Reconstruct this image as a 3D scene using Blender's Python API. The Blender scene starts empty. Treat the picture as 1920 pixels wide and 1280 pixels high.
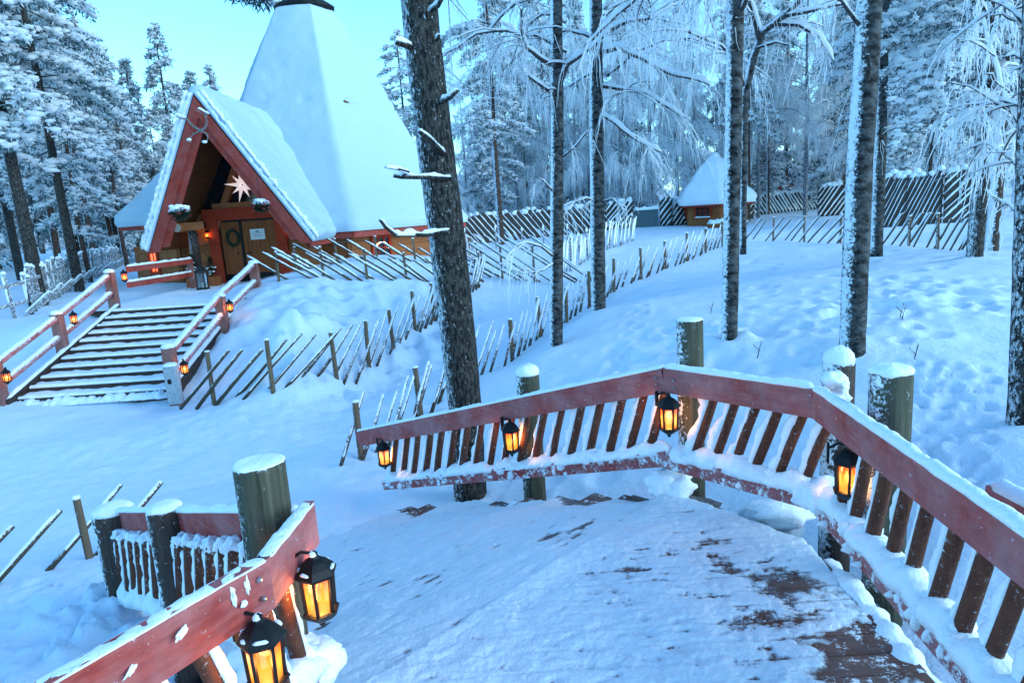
import bpy, math, random
import numpy as np
from mathutils import Vector, Matrix, noise as mnoise
SC = bpy.context.scene
COL = SC.collection
R_ = math.radians

# ------------------------------------------------------------------ camera, sky, sun, exposure
FPX = 1280.0; PITCH = R_(10.9); ROLL = 0.066; CAM = Vector((0, 0, 3.2))
_f = Vector((0, math.cos(PITCH), -math.sin(PITCH))); _u0 = Vector((0, math.sin(PITCH), math.cos(PITCH))); _r0 = Vector((1, 0, 0))
CR = math.cos(ROLL)*_r0 - math.sin(ROLL)*_u0; CU = math.cos(ROLL)*_u0 + math.sin(ROLL)*_r0
cd = bpy.data.cameras.new("camera"); cd.sensor_width = 36.0; cd.lens = 24.0; cd.clip_start = 0.05; cd.clip_end = 3000
cam = bpy.data.objects.new("camera", cd); COL.objects.link(cam)
cam.matrix_world = Matrix(((CR.x, CU.x, -_f.x, CAM.x), (CR.y, CU.y, -_f.y, CAM.y), (CR.z, CU.z, -_f.z, CAM.z), (0, 0, 0, 1)))
SC.camera = cam
SC.cycles.max_bounces = 16; SC.cycles.diffuse_bounces = 12; SC.cycles.transmission_bounces = 12; SC.cycles.transparent_max_bounces = 16

SUN_EL, SUN_AZ = R_(22), R_(112)      # azimuth measured from +Y towards +X
w = bpy.data.worlds.new("World"); SC.world = w; w.use_nodes = True
nt = w.node_tree; bg = nt.nodes["Background"]
sky = nt.nodes.new("ShaderNodeTexSky"); sky.sky_type = 'NISHITA'; sky.sun_disc = False
sky.sun_elevation = SUN_EL; sky.sun_rotation = SUN_AZ; sky.air_density = 1.1; sky.dust_density = 0.3; sky.ozone_density = 3.0
wb = nt.nodes.new("ShaderNodeMix"); wb.data_type = 'RGBA'; wb.blend_type = 'MULTIPLY'; wb.inputs[0].default_value = 1.0
wb.inputs[7].default_value = (0.575, 1.035, 1.20, 1)        # the photograph's cold white balance
nt.links.new(sky.outputs[0], wb.inputs[6]); nt.links.new(wb.outputs[2], bg.inputs[0])
bg.inputs[1].default_value = 0.15
ld = bpy.data.lights.new("sun", 'SUN'); ld.energy = 0.8; ld.angle = R_(40); ld.color = (0.84, 0.95, 1.0)
sun = bpy.data.objects.new("sun", ld); COL.objects.link(sun)
_sd = Vector((math.sin(SUN_AZ)*math.cos(SUN_EL), math.cos(SUN_AZ)*math.cos(SUN_EL), math.sin(SUN_EL)))
sun.rotation_euler = _sd.to_track_quat('Z', 'Y').to_euler()
SC.view_settings.view_transform = 'Standard'; SC.view_settings.look = 'None'; SC.view_settings.gamma = 1.0
SC.view_settings.exposure = 1.38

# ------------------------------------------------------------------ helpers
rng = random.Random(7)
def ray(px, py): return _f + (px-960)/FPX*CR + (640-py)/FPX*CU
def P(px, py, y=None, z=None):
    d = ray(px, py); t = y/d.y if y is not None else (z-CAM.z)/d.z
    return CAM + d*t

def tag(o, label=None, cat=None, group=None, kind=None):
    if label: o['label'] = label
    if cat: o['category'] = cat
    if group: o['group'] = group
    if kind: o['kind'] = kind
    return o
def empty(name, loc=(0, 0, 0), label=None, cat=None, group=None):
    o = bpy.data.objects.new(name, None); COL.objects.link(o); o.location = loc; o.empty_display_size = .1
    return tag(o, label, cat, group)
def wloc(o):
    v = Vector((0, 0, 0))
    while o: v += o.location; o = o.parent
    return v
def copy_tree(o, parent=None):
    c = o.copy(); COL.objects.link(c); c.parent = parent
    for ch in o.children: copy_tree(ch, c)
    return c

class MB:
    """Collects simple solids into one mesh."""
    def __init__(s): s.v = []; s.f = []; s.m = []
    def add(s, vs, fs, m=0):
        n = len(s.v); s.v += [tuple(v) for v in vs]; s.f += [tuple(i+n for i in f) for f in fs]; s.m += [m]*len(fs)
    def hexa(s, p, m=0):      # 8 points: bottom 4 ccw, top 4 ccw
        s.add(p, [(3, 2, 1, 0), (4, 5, 6, 7), (0, 1, 5, 4), (1, 2, 6, 5), (2, 3, 7, 6), (3, 0, 4, 7)], m)
    def box(s, c, d, m=0, rz=0):
        ca, sa = math.cos(rz), math.sin(rz); pts = []
        for z in (-1, 1):
            for x, y in ((-1, -1), (1, -1), (1, 1), (-1, 1)):
                a, b = x*d[0]/2, y*d[1]/2
                pts.append((c[0]+a*ca-b*sa, c[1]+a*sa+b*ca, c[2]+z*d[2]/2))
        s.hexa(pts, m)
    def beam(s, p0, p1, wd, ht, up=(0, 0, 1), m=0):
        p0, p1, up = Vector(p0), Vector(p1), Vector(up); d = (p1-p0).normalized()
        sd = d.cross(up).normalized(); u = sd.cross(d); a, b = sd*wd/2, u*ht/2
        s.hexa([p0-a-b, p0+a-b, p1+a-b, p1-a-b, p0-a+b, p0+a+b, p1+a+b, p1-a+b], m)
    def tube(s, pts, rad, n=8, m=0, cap=True, jit=0.0):
        pts = [Vector(p) for p in pts]; k = len(pts)
        if not hasattr(rad, '__len__'): rad = [rad]*k
        ref = Vector((0.13, 0.21, 1)).normalized() if abs((pts[-1]-pts[0]).normalized().z) < .9 else Vector((1, .1, 0)).normalized()
        vs = []
        for i, p in enumerate(pts):
            d = (pts[min(i+1, k-1)]-pts[max(i-1, 0)]).normalized(); a = d.cross(ref).normalized(); b = a.cross(d)
            for j in range(n):
                t = 2*math.pi*j/n; r = rad[i]*(1+(rng.uniform(-jit, jit) if jit else 0))
                vs.append(p+a*(r*math.cos(t))+b*(r*math.sin(t)))
        fs = [(i*n+j, (i+1)*n+j, (i+1)*n+(j+1) % n, i*n+(j+1) % n) for i in range(k-1) for j in range(n)]
        if cap: fs += [tuple(range(n)), tuple(range((k-1)*n+n-1, (k-1)*n-1, -1))]
        s.add(vs, fs, m)
    def lathe(s, c, prof, n=16, m=0, rot=0):       # prof: (r, z) pairs from the bottom up
        vs = [(c[0]+r*math.cos(rot+2*math.pi*j/n), c[1]+r*math.sin(rot+2*math.pi*j/n), c[2]+z) for r, z in prof for j in range(n)]
        k = len(prof)
        fs = [(i*n+j, i*n+(j+1) % n, (i+1)*n+(j+1) % n, (i+1)*n+j) for i in range(k-1) for j in range(n)]
        fs += [tuple(range(n-1, -1, -1)), tuple(range((k-1)*n, k*n))]
        s.add(vs, fs, m)
    def lump(s, c, r, seed=0, m=0, sub=1, amp=.3):
        vs, fs = ICO[sub]; o = Vector((seed*3.17, seed*1.7, seed*.9)); out = []
        for v in vs:
            q = 1+amp*mnoise.noise(v*1.6+o)*1.6+(.10*mnoise.noise(v*5+o)+.06*mnoise.noise(v*11+o) if sub > 2 else 0)
            out.append((c[0]+v.x*r[0]*q, c[1]+v.y*r[1]*q, c[2]+v.z*r[2]*q))
        s.add(out, fs, m)
    def strip(s, pts, wd, ht, seed=0, n=7, m=0, taper=True, step=.05, rough=.35, hang=0.0, fine=0.0):
        """A soft ridge of snow lying along a polyline (points are its underside)."""
        P_ = resample([Vector(p) for p in pts], step); k = len(P_); vs = []
        for i, p in enumerate(P_):
            d = (P_[min(i+1, k-1)]-P_[max(i-1, 0)]); d.normalize(); sd = d.cross(Vector((0, 0, 1))); sd = sd.normalized() if sd.length > 1e-4 else Vector((1, 0, 0))
            up = sd.cross(d).normalized()
            if up.z < 0: up = -up
            e = min(1, min(i, k-1-i)*step/max(wd*.6, .01)+.02) if taper else 1.0
            e = math.sqrt(max(0.0, 1-(1-e)**2)) if taper else 1
            q = 1+rough*(mnoise.noise(p*7+Vector((seed, 0, 0)))*1.2+mnoise.noise(p*19+Vector((seed, 3, 0)))*.6)
            q2 = 1+rough*.6*mnoise.noise(p*9+Vector((seed, 8, 0)))
            for j in range(n):
                t = math.pi*j/(n-1); x = p+sd*(wd/2*math.cos(t))+up*(ht*math.sin(t))
                if fine and 0 < j < n-1: x = up*(fine*(mnoise.noise(x*17)*.6+mnoise.noise(x*41)*.4))+sd*(fine*mnoise.noise(x*23+Vector((7, 0, 0))))
                else: x = Vector((0, 0, 0))
                vs.append(x*e+p+sd*(wd/2*q2*(.25+.75*e)*math.cos(t))+up*(ht*max(q, .2)*e*math.sin(t)**.8-.004-(hang if j in (0, n-1) else 0)))
        fs = [(i*n+j, i*n+j+1, (i+1)*n+j+1, (i+1)*n+j) for i in range(k-1) for j in range(n-1)]
        fs += [(i*n, (i+1)*n, (i+1)*n+n-1, i*n+n-1) for i in range(k-1)]
        fs += [tuple(range(n-1, -1, -1)), tuple(range((k-1)*n, k*n))]
        s.add(vs, fs, m)
    def cap(s, c, r, h, seed=0, m=0, n=18):
        """A pillow of snow on a post top."""
        vs = []; pr = [(1.0, -.01), (1.06, .25*h), (.95, .62*h), (.62, .92*h), (.25, h)]
        for q, z in pr:
            for j in range(n):
                t = 2*math.pi*j/n; k = 1+.13*mnoise.noise(Vector((math.cos(t)*1.3+seed, math.sin(t)*1.3, z*4)))
                vs.append((c[0]+r*q*k*math.cos(t), c[1]+r*q*k*math.sin(t), c[2]+z*k))
        vs.append((c[0], c[1], c[2]+h*1.02)); K = len(pr)
        fs = [(i*n+j, i*n+(j+1) % n, (i+1)*n+(j+1) % n, (i+1)*n+j) for i in range(K-1) for j in range(n)]
        fs += [((K-1)*n+j, (K-1)*n+(j+1) % n, K*n) for j in range(n)]; fs.append(tuple(range(n-1, -1, -1)))
        s.add(vs, fs, m)
    def sheet(s, p00, p10, p11, p01, th, nu=24, nv=24, seed=0, rough=.25, edge=.25, freq=2.0, m=0, flat=()):
        """A slab of snow on a quad patch, rounded off at its rim (rims listed in flat keep their thickness)."""
        p00, p10, p11, p01 = map(Vector, (p00, p10, p11, p01)); nn = (p10-p00).cross(p01-p00)
        if nn.length < 1e-6: nn = (p11-p10).cross(p01-p10)
        nn.normalize()
        if nn.z < 0: nn = -nn
        lu = ((p10-p00).length+(p11-p01).length)/2; lv = ((p01-p00).length+(p11-p10).length)/2
        def wrp(t): return t if True else t
        us = edgy(nu, edge/lu); vs_ = edgy(nv, edge/lv); out = []
        for b in vs_:
            for a in us:
                p = (p00*(1-a)+p10*a)*(1-b)+(p01*(1-a)+p11*a)*b
                ds = [9]
                if 'l' not in flat: ds.append(a*lu)
                if 'r' not in flat: ds.append((1-a)*lu)
                if 'b' not in flat: ds.append(b*lv)
                if 't' not in flat: ds.append((1-b)*lv)
                e = min(1.0, min(ds)/edge); e = math.sqrt(max(0, 1-(1-e)**2))
                q = 1+rough*(mnoise.noise(p*freq+Vector((seed, 0, 0)))+.5*mnoise.noise(p*freq*3.1+Vector((seed, 5, 0)))*(1.6 if min(ds) < edge*1.5 else .25))
                out.append(p+nn*(th*e*max(q, .1)-.01))
        n = len(us); K = len(vs_)
        fs = [(i*n+j, i*n+j+1, (i+1)*n+j+1, (i+1)*n+j) for i in range(K-1) for j in range(n-1)]
        if ((p10-p00).cross(p01-p00)).dot(nn) < 0: fs = [f[::-1] for f in fs]
        s.add(out, fs, m)
    def build(s, name, mats, parent=None, smooth=False, kind=None):
        if not isinstance(mats, (list, tuple)): mats = [mats]
        o_ = wloc(parent) if parent else Vector((0, 0, 0))
        me = bpy.data.meshes.new(name); me.from_pydata([(v[0]-o_.x, v[1]-o_.y, v[2]-o_.z) for v in s.v], [], s.f)
        for mt in mats: me.materials.append(mt)
        me.polygons.foreach_set('material_index', s.m)
        if smooth: me.polygons.foreach_set('use_smooth', [True]*len(s.f))
        me.update(); o = bpy.data.objects.new(name, me); COL.objects.link(o); o.parent = parent
        if kind: o['kind'] = kind
        return o

def edgy(n, e):
    e = min(e, .45); a = [e*(1-math.cos(math.pi/2*i/5)) for i in range(5)]
    return a+[e+(1-2*e)*i/(n) for i in range(n+1)]+[1-x for x in a[::-1]]
def resample(pts, step):
    out = [pts[0]]
    for a, b in zip(pts, pts[1:]):
        L = (b-a).length; k = max(1, int(L/step))
        out += [a.lerp(b, i/k) for i in range(1, k+1)]
    return out
def _ico():
    res = {}
    import bmesh
    for sub in (1, 2, 3):
        bm = bmesh.new(); bmesh.ops.create_icosphere(bm, subdivisions=sub, radius=1)
        bm.verts.ensure_lookup_table(); res[sub] = ([v.co.copy() for v in bm.verts], [tuple(v.index for v in f.verts) for f in bm.faces]); bm.free()
    return res
ICO = _ico()

def build_np(name, verts, faces, mats, parent=None, mi=None, smooth=False):
    """verts (N,3) in world space, faces (M,k) of one size."""
    o_ = wloc(parent) if parent else Vector((0, 0, 0))
    me = bpy.data.meshes.new(name); n, m, k = len(verts), len(faces), faces.shape[1]
    me.vertices.add(n); me.vertices.foreach_set('co', (verts-np.array(o_)).astype(np.float32).ravel())
    me.loops.add(m*k); me.loops.foreach_set('vertex_index', faces.astype(np.int32).ravel())
    me.polygons.add(m); me.polygons.foreach_set('loop_start', np.arange(0, m*k, k, dtype=np.int32))
    if mi is not None: me.polygons.foreach_set('material_index', mi.astype(np.int32))
    me.polygons.foreach_set('use_smooth', np.full(m, smooth))
    for mt in (mats if isinstance(mats, (list, tuple)) else [mats]): me.materials.append(mt)
    me.update(calc_edges=True); me.validate()
    o = bpy.data.objects.new(name, me); COL.objects.link(o); o.parent = parent
    return o

def hash2(i, j, s):
    h = (i*374761393+j*668265263+s*974711) & 0x7fffffff
    h = ((h ^ (h >> 13))*1274126177) & 0x7fffffff
    return ((h ^ (h >> 16)) & 0xffff)/65535.0
def vnoise(x, y, s=0):
    i = np.floor(x).astype(np.int64); j = np.floor(y).astype(np.int64); u = x-i; v = y-j
    u = u*u*u*(u*(u*6-15)+10); v = v*v*v*(v*(v*6-15)+10)
    return ((hash2(i, j, s)*(1-u)+hash2(i+1, j, s)*u)*(1-v)+(hash2(i, j+1, s)*(1-u)+hash2(i+1, j+1, s)*u)*v)*2-1
def fbm(x, y, o=3, s=0):
    t = 0; a = 1.0
    for k in range(o): t = t+a*vnoise(x*2**k+17.3*k, y*2**k-9.1*k, s+k); a *= .5
    return t

# ------------------------------------------------------------------ materials
def mat(name):
    m = bpy.data.materials.new(name); m.use_nodes = True; n = m.node_tree.nodes; l = m.node_tree.links
    return m, n, l, n["Principled BSDF"]
def nd(n, t, **kw):
    x = n.new(t)
    for k, v in kw.items(): setattr(x, k, v)
    return x
def noise_tex(n, l, scale, detail=4, rough=.6, vec=None, coord='Object', stretch=None):
    tc = nd(n, "ShaderNodeTexCoord"); src = tc.outputs[coord]
    if stretch:
        mp = nd(n, "ShaderNodeMapping"); mp.inputs['Scale'].default_value = stretch; l.new(src, mp.inputs[0]); src = mp.outputs[0]
    t = nd(n, "ShaderNodeTexNoise"); t.inputs['Scale'].default_value = scale; t.inputs['Detail'].default_value = detail; t.inputs['Roughness'].default_value = rough
    l.new(src, t.inputs['Vector']); return t
def ramp(n, l, src, stops):
    r = nd(n, "ShaderNodeValToRGB"); e = r.color_ramp.elements
    while len(e) < len(stops): e.new(.5)
    for el, (p, c) in zip(e, stops):
        el.position = p; el.color = (c, c, c, 1) if not hasattr(c, '__len__') else (*c, 1)
    l.new(src, r.inputs[0]); return r
def mixc(n, l, fac, a, b, mode='MIX'):
    x = nd(n, "ShaderNodeMix", data_type='RGBA', blend_type=mode)
    for s, v in ((0, fac), (6, a), (7, b)):
        if hasattr(v, 'is_linked') or hasattr(v, 'links'): l.new(v, x.inputs[s])
        elif s == 0: x.inputs[0].default_value = v
        else: x.inputs[s].default_value = (*v, 1)
    return x.outputs[2]
def bump(n, l, src, strength, dist, prev=None):
    b = nd(n, "ShaderNodeBump"); b.inputs['Strength'].default_value = strength; b.inputs['Distance'].default_value = dist
    l.new(src, b.inputs['Height'])
    if prev: l.new(prev, b.inputs['Normal'])
    return b.outputs[0]
def math_n(n, l, op, a, b=None, clamp=False):
    x = nd(n, "ShaderNodeMath", operation=op, use_clamp=clamp)
    for i, v in enumerate((a, b)):
        if v is None: continue
        if isinstance(v, (int, float)): x.inputs[i].default_value = v
        else: l.new(v, x.inputs[i])
    return x.outputs[0]

SNOWC = (.86, .90, .94)
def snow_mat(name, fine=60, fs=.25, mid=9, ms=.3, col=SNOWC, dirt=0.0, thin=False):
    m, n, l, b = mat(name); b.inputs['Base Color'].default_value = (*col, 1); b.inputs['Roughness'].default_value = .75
    b.inputs['Specular IOR Level'].default_value = .25
    a = noise_tex(n, l, mid, 4, .6); c = noise_tex(n, l, fine, 3, .7)
    b1 = bump(n, l, a.outputs[0], ms, .06); b2 = bump(n, l, c.outputs[0], fs, .012, b1); l.new(b2, b.inputs['Normal'])
    if dirt:
        d = noise_tex(n, l, 3.2, 6, .75); r = ramp(n, l, d.outputs[0], [(.55, 0.0), (.75, dirt)])
        cc = mixc(n, l, r.outputs[0], col, (.42, .45, .48))
        if thin:      # the boards show through where the layer is worn thin
            at = nd(n, "ShaderNodeAttribute"); at.attribute_name = 'thin'; g = noise_tex(n, l, 55, 4, .8); k = math_n(n, l, 'MULTIPLY', at.outputs['Fac'], math_n(n, l, 'ADD', g.outputs[0], .15), True)
            k2 = ramp(n, l, k, [(.22, 0.0), (.62, .92)]); cc = mixc(n, l, k2.outputs[0], cc, (.085, .05, .045))
        l.new(cc, b.inputs['Base Color'])
    return m
def wood_mat(name, c1, c2, scale=14, stretch=(1, 1, 1), frost=0.0, frost_scale=16, top=0.0, side=None, side_amt=0.0, rough=.75, bumpy=.3, film=0.0, fstretch=None, fcon=1.0, side_from=.25, gr=(.3, .7)):
    """Wood or bark with grain; frost = share of frozen flecks; top = snow lying on upward faces; side = wind-packed snow on one side."""
    m, n, l, b = mat(name); b.inputs['Roughness'].default_value = rough; b.inputs['Specular IOR Level'].default_value = .2
    a = noise_tex(n, l, scale, 5, .65, stretch=stretch); r = ramp(n, l, a.outputs[0], [(gr[0], c1), (gr[1], c2)]); col = r.outputs[0]
    nrm = bump(n, l, a.outputs[0], bumpy, .02)
    g = nd(n, "ShaderNodeNewGeometry"); sx = nd(n, "ShaderNodeSeparateXYZ"); l.new(g.outputs['Normal'], sx.inputs[0])
    if film:
        fn = noise_tex(n, l, 2.3, 4, .7); fr = ramp(n, l, fn.outputs[0], [(.35, 0.0), (.75, film)]); col = mixc(n, l, fr.outputs[0], col, (.70, .74, .80))
    if frost or top or side:
        f = noise_tex(n, l, frost_scale, 6, .85, stretch=fstretch); v = math_n(n, l, 'ADD', math_n(n, l, 'MULTIPLY', math_n(n, l, 'SUBTRACT', f.outputs[0], .5), fcon), .5)
        if top: v = math_n(n, l, 'ADD', v, math_n(n, l, 'MULTIPLY', math_n(n, l, 'MAXIMUM', sx.outputs[2], 0.0), top))
        if side:
            dp = nd(n, "ShaderNodeVectorMath", operation='DOT_PRODUCT'); l.new(g.outputs['Normal'], dp.inputs[0]); dp.inputs[1].default_value = Vector(side).normalized()
            k = math_n(n, l, 'MULTIPLY', math_n(n, l, 'MAXIMUM', math_n(n, l, 'SUBTRACT', dp.outputs['Value'], side_from), 0.0), side_amt)
            big = noise_tex(n, l, 1.6, 3, .6); k = math_n(n, l, 'MULTIPLY', k, math_n(n, l, 'ADD', big.outputs[0], .35))
            v = math_n(n, l, 'ADD', v, k)
        t = .75-frost; fr = ramp(n, l, v, [(t, 0.0), (t+.06, 1.0)])
        col = mixc(n, l, fr.outputs[0], col, (.82, .87, .93)); nrm = bump(n, l, fr.outputs[0], .5, .012, nrm)
    l.new(col, b.inputs['Base Color']); l.new(nrm, b.inputs['Normal']); return m
def plain(name, c, rough=.6, metal=0.0, spec=.3):
    m, n, l, b = mat(name); b.inputs['Roughness'].default_value = rough; b.inputs['Metallic'].default_value = metal; b.inputs['Specular IOR Level'].default_value = spec
    a = noise_tex(n, l, 22, 4, .6); r = ramp(n, l, a.outputs[0], [(.3, tuple(x*.75 for x in c)), (.7, tuple(min(1, x*1.2) for x in c))]); l.new(r.outputs[0], b.inputs['Base Color'])
    l.new(bump(n, l, a.outputs[0], .12, .01), b.inputs['Normal']); return m
def glow_mat(name, lo, hi, strength, centre, size):
    """Amber lamp glass: brightest round the bulb (object space), redder away from it."""
    m, n, l, b = mat(name); tc = nd(n, "ShaderNodeTexCoord"); vm = nd(n, "ShaderNodeVectorMath", operation='SUBTRACT'); l.new(tc.outputs['Object'], vm.inputs[0]); vm.inputs[1].default_value = centre
    ln = nd(n, "ShaderNodeVectorMath", operation='LENGTH'); l.new(vm.outputs[0], ln.inputs[0])
    nz = noise_tex(n, l, 30, 3, .6); v = math_n(n, l, 'ADD', math_n(n, l, 'DIVIDE', math_n(n, l, 'SUBTRACT', ln.outputs['Value'], .048), size), math_n(n, l, 'MULTIPLY', math_n(n, l, 'SUBTRACT', nz.outputs[0], .5), .25))
    r = ramp(n, l, v, [(.0, (1.0, .34, .03)), (.18, (1.0, .23, .015)), (.5, hi), (1.0, lo)]); l.new(r.outputs[0], b.inputs['Emission Color'])
    b.inputs['Emission Strength'].default_value = strength*.5; b.inputs['Base Color'].default_value = (.04, .008, .0, 1); b.inputs['Roughness'].default_value = .2; b.inputs['Alpha'].default_value = .62
    return m

WIND = (-1, -.25, .12)
M = dict(
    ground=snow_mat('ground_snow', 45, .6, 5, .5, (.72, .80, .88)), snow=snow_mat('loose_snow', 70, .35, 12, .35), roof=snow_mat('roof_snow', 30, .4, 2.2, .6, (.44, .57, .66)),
    deck_snow=snow_mat('trodden_snow', 95, .45, 24, .38, (.68, .76, .82), .55, thin=True),
    red=wood_mat('red_painted_board', (.26, .030, .026), (.42, .066, .052), 7, (1, 1, 7), .10, 26, .05, film=.22, bumpy=.35, fcon=1.2),
    redlow=wood_mat('red_painted_board_frosted', (.24, .025, .025), (.38, .055, .045), 7, (1, 1, 7), .235, 11, .1, film=.25, bumpy=.15),
    redtrim=wood_mat('red_trim', (.27, .026, .016), (.37, .050, .028), 9, (1, 1, 1), .03, 20, .0, bumpy=.15, film=.06),
    doorred=wood_mat('red_door_frame', (.36, .030, .012), (.46, .055, .020), 9, (1, 1, 1), 0, bumpy=.15),
    brown=wood_mat('brown_round_wood', (.075, .024, .014), (.15, .052, .030), 30, (1, 1, .25), .145, 34, .1),
    post=wood_mat('weathered_post', (.028, .030, .020), (.115, .108, .074), 34, (1, 1, .05), .075, 30, .16, side=WIND, side_amt=.5, side_from=.55, bumpy=.5, fcon=1.2),
    darkpost=wood_mat('dark_post', (.035, .022, .019), (.085, .056, .046), 40, (1, 1, .08), .08, 30, .2, side=WIND, side_amt=.6, side_from=.45, fcon=1.3),
    plank=wood_mat('deck_plank', (.06, .020, .013), (.15, .060, .038), 18, (.15, 1, 1), .17, 9, .03, film=.12),
    step=wood_mat('stair_riser', (.035, .022, .018), (.075, .05, .04), 18, (.2, 1, 1), .10, 22, .1),
    pole=wood_mat('fence_pole', (.05, .04, .03), (.115, .088, .058), 30, (1, 1, .3), .13, 20, .3),
    pole_frost=wood_mat('frosted_fence_pole', (.10, .09, .085), (.19, .17, .15), 30, (1, 1, .3), .25, 20, .3),
    fpost=wood_mat('fence_post', (.10, .066, .040), (.20, .135, .085), 40, (1, 1, .1), .10, 22, .2, side=WIND, side_amt=.25),
    rimed=wood_mat('rimed_birch_bark', (.10, .10, .11), (.24, .25, .27), 10, (1, 1, 1.5), .20, 14, .3),
    darkboard=wood_mat('dark_fence_board', (.040, .032, .028), (.085, .068, .06), 20, (1, 1, .3), .06, 20, .2),
    log=wood_mat('wall_log', (.25, .078, .027), (.38, .14, .055), 12, (.12, 1, 1), .03, 20, .1),
    soffit=wood_mat('soffit_board', (.09, .030, .012), (.15, .055, .022), 12, (1, .15, 1), 0),
    door=wood_mat('door_plank', (.24, .062, .020), (.34, .105, .036), 14, (1, 1, .12), 0),
    pine=wood_mat('pine_bark', (.008, .008, .008), (.080, .070, .060), 38, (1, 1, .35), .10, 34, .3, side=WIND, side_amt=.45, side_from=.5, bumpy=2.2, fstretch=(1, 1, .45), fcon=1.35, gr=(.42, .60)),
    pinered=wood_mat('upper_pine_bark', (.035, .020, .016), (.10, .058, .043), 16, (1, 1, .5), .11, 12, .35, side=WIND, side_amt=.6, side_from=.4, bumpy=1.0, fcon=1.3),
    birch=wood_mat('birch_bark', (.008, .008, .009), (.095, .098, .10), 8, (1, 1, 1.8), .045, 26, .25, side=WIND, side_amt=1.0, side_from=.58, bumpy=1.4, fcon=1.45, gr=(.4, .62)),
    birchdark=wood_mat('birch_limb', (.02, .017, .018), (.07, .06, .06), 20, (1, 1, 1), .14, 14, .6, bumpy=.5),
    black=plain('black_metal', (.007, .007, .008), .5, .0, .25), iron=plain('dark_iron', (.02, .02, .022), .5), screw=plain('screw_steel', (.4, .4, .42), .35, .9),
    grey=plain('grey_metal', (.36, .40, .42), .5), glass=plain('dark_window', (.012, .015, .022), .08, 0, .6), paper=plain('paper_notice', (.78, .78, .74), .8),
    ink=plain('ink', (.16, .15, .15), .8), needle=plain('fir_needles', (.016, .034, .020), .8), berry=plain('red_berries', (.35, .03, .03), .6),
    antler=plain('bone_antler', (.20, .18, .17), .6), logend=plain('log_end', (.50, .47, .43), .8), gate=plain('teal_gate_board', (.09, .14, .16), .7), white=plain('white_wall', (.72, .76, .80), .8),
    ice=plain('grey_ice', (.32, .42, .50), .3),
)
def emis(name, c, s):
    m, n, l, b = mat(name); b.inputs['Emission Color'].default_value = (*c, 1); b.inputs['Emission Strength'].default_value = s; b.inputs['Base Color'].default_value = (*[x*.5 for x in c], 1); return m
M['amber'] = glow_mat('amber_glass', (.34, .016, .0), (.80, .10, .004), 2.4, (0, 0, -.03), .062)
M['star'] = emis('star_paper', (1.0, .82, .80), .26)
M['fairy'] = emis('fairy_lights', (1.0, .75, .35), 5.0)
M['red_glow'] = emis('red_window_lamp', (1.0, .16, .06), .9)
def crown_mat(name, c, v=.25, tr=0.0):
    m, n, l, b = mat(name); b.inputs['Roughness'].default_value = .8; b.inputs['Specular IOR Level'].default_value = .1
    a = noise_tex(n, l, 2.2, 3, .6); r = ramp(n, l, a.outputs[0], [(.3, tuple(x*(1-v) for x in c)), (.7, tuple(min(.93, x*(1+v)) for x in c))]); l.new(r.outputs[0], b.inputs['Base Color'])
    if tr:          # rime and thin snow let light through
        t = nd(n, "ShaderNodeBsdfTranslucent"); l.new(r.outputs[0], t.inputs[0]); x = nd(n, "ShaderNodeMixShader"); x.inputs[0].default_value = tr; l.new(b.outputs[0], x.inputs[1]); l.new(t.outputs[0], x.inputs[2]); l.new(x.outputs[0], n["Material Output"].inputs[0])
    return m
M['green_needle'] = crown_mat('dark_pine_needles', (.018, .040, .045), .4)  # the needles' own dark green, without rime
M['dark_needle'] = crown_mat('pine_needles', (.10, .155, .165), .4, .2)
M['frost_needle'] = crown_mat('frosted_needles', (.90, .92, .95), .05, .55)
M['frost'] = crown_mat('rime_frost', (.93, .95, .965), .03, .55)
M['frost_dim'] = crown_mat('thin_rime', (.80, .85, .90), .10, .5)

# ------------------------------------------------------------------ terrain
_A = Vector((1.07, 4.80, 0)); _D = Vector((-.715, .699, 0)); _N = Vector((.699, .715, 0)); DECK_Z = 1.05
_raw = [  # pixel, pixel, world y, (z)  -> control points of the snow surface
    (200, 830, None, 0), (20, 800, None, 0), (300, 850, None, 0), (500, 800, None, 0), (600, 760, None, .02), (640, 900, None, 0), (640, 1000, None, 0), (300, 900, None, 0), (450, 900, None, 0), (60, 960, None, 0), (400, 755, None, .0), (700, 760, None, .02), (780, 850, None, 0),
    (676, 855, None, 0), (655, 710, None, .12), (745, 640, None, .4), (830, 580, None, .65), (890, 540, None, .9), (935, 690, None, .23), (800, 720, None, .12), (900, 600, None, .5), (1030, 612, None, .45), (1125, 545, None, .8), (1240, 505, None, 1.1), (950, 500, None, 1.1), (1250, 450, None, 1.4), (1350, 450, None, 1.45),
    (650, 560, 17.5, None), (560, 525, 18.5, None), (770, 535, 19.5, None), (700, 480, 23.5, None), (560, 640, None, 1.0), (480, 690, None, .45), (520, 600, None, 1.35),
    (465, 535, None, 1.33), (350, 545, None, 1.33), (250, 530, None, 1.36), (75, 572, None, 1.3), (150, 545, None, 1.4), (228, 492, None, 1.5), (40, 525, None, 1.5), (0, 650, None, .8), (100, 470, None, 1.7), (60, 620, None, 1.1), (0, 720, None, .25),
    (1000, 528, None, .9), (1043, 662, None, .8), (1122, 587, None, 1.16), (1367, 645, None, 1.34), (1600, 650, None, 1.5), (1300, 560, None, 1.4), (1500, 500, None, 1.5), (1700, 470, None, 1.6), (1400, 452, None, 1.5), (1810, 467, None, 1.7), (1750, 800, None, 1.2), (1900, 850, None, 1.3), (1150, 700, None, .98),
    (1330, 424, 42, None), (1000, 430, None, 1.45), (870, 465, None, 1.35), (1180, 425, 45, None), (1560, 400, 45, None), (1750, 415, 33, None), (1890, 500, None, 1.75),
    (215, 1085, 4.7, None), (170, 1060, 5.7, None), (60, 1160, 4.6, None),
]
CTRL = []
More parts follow.
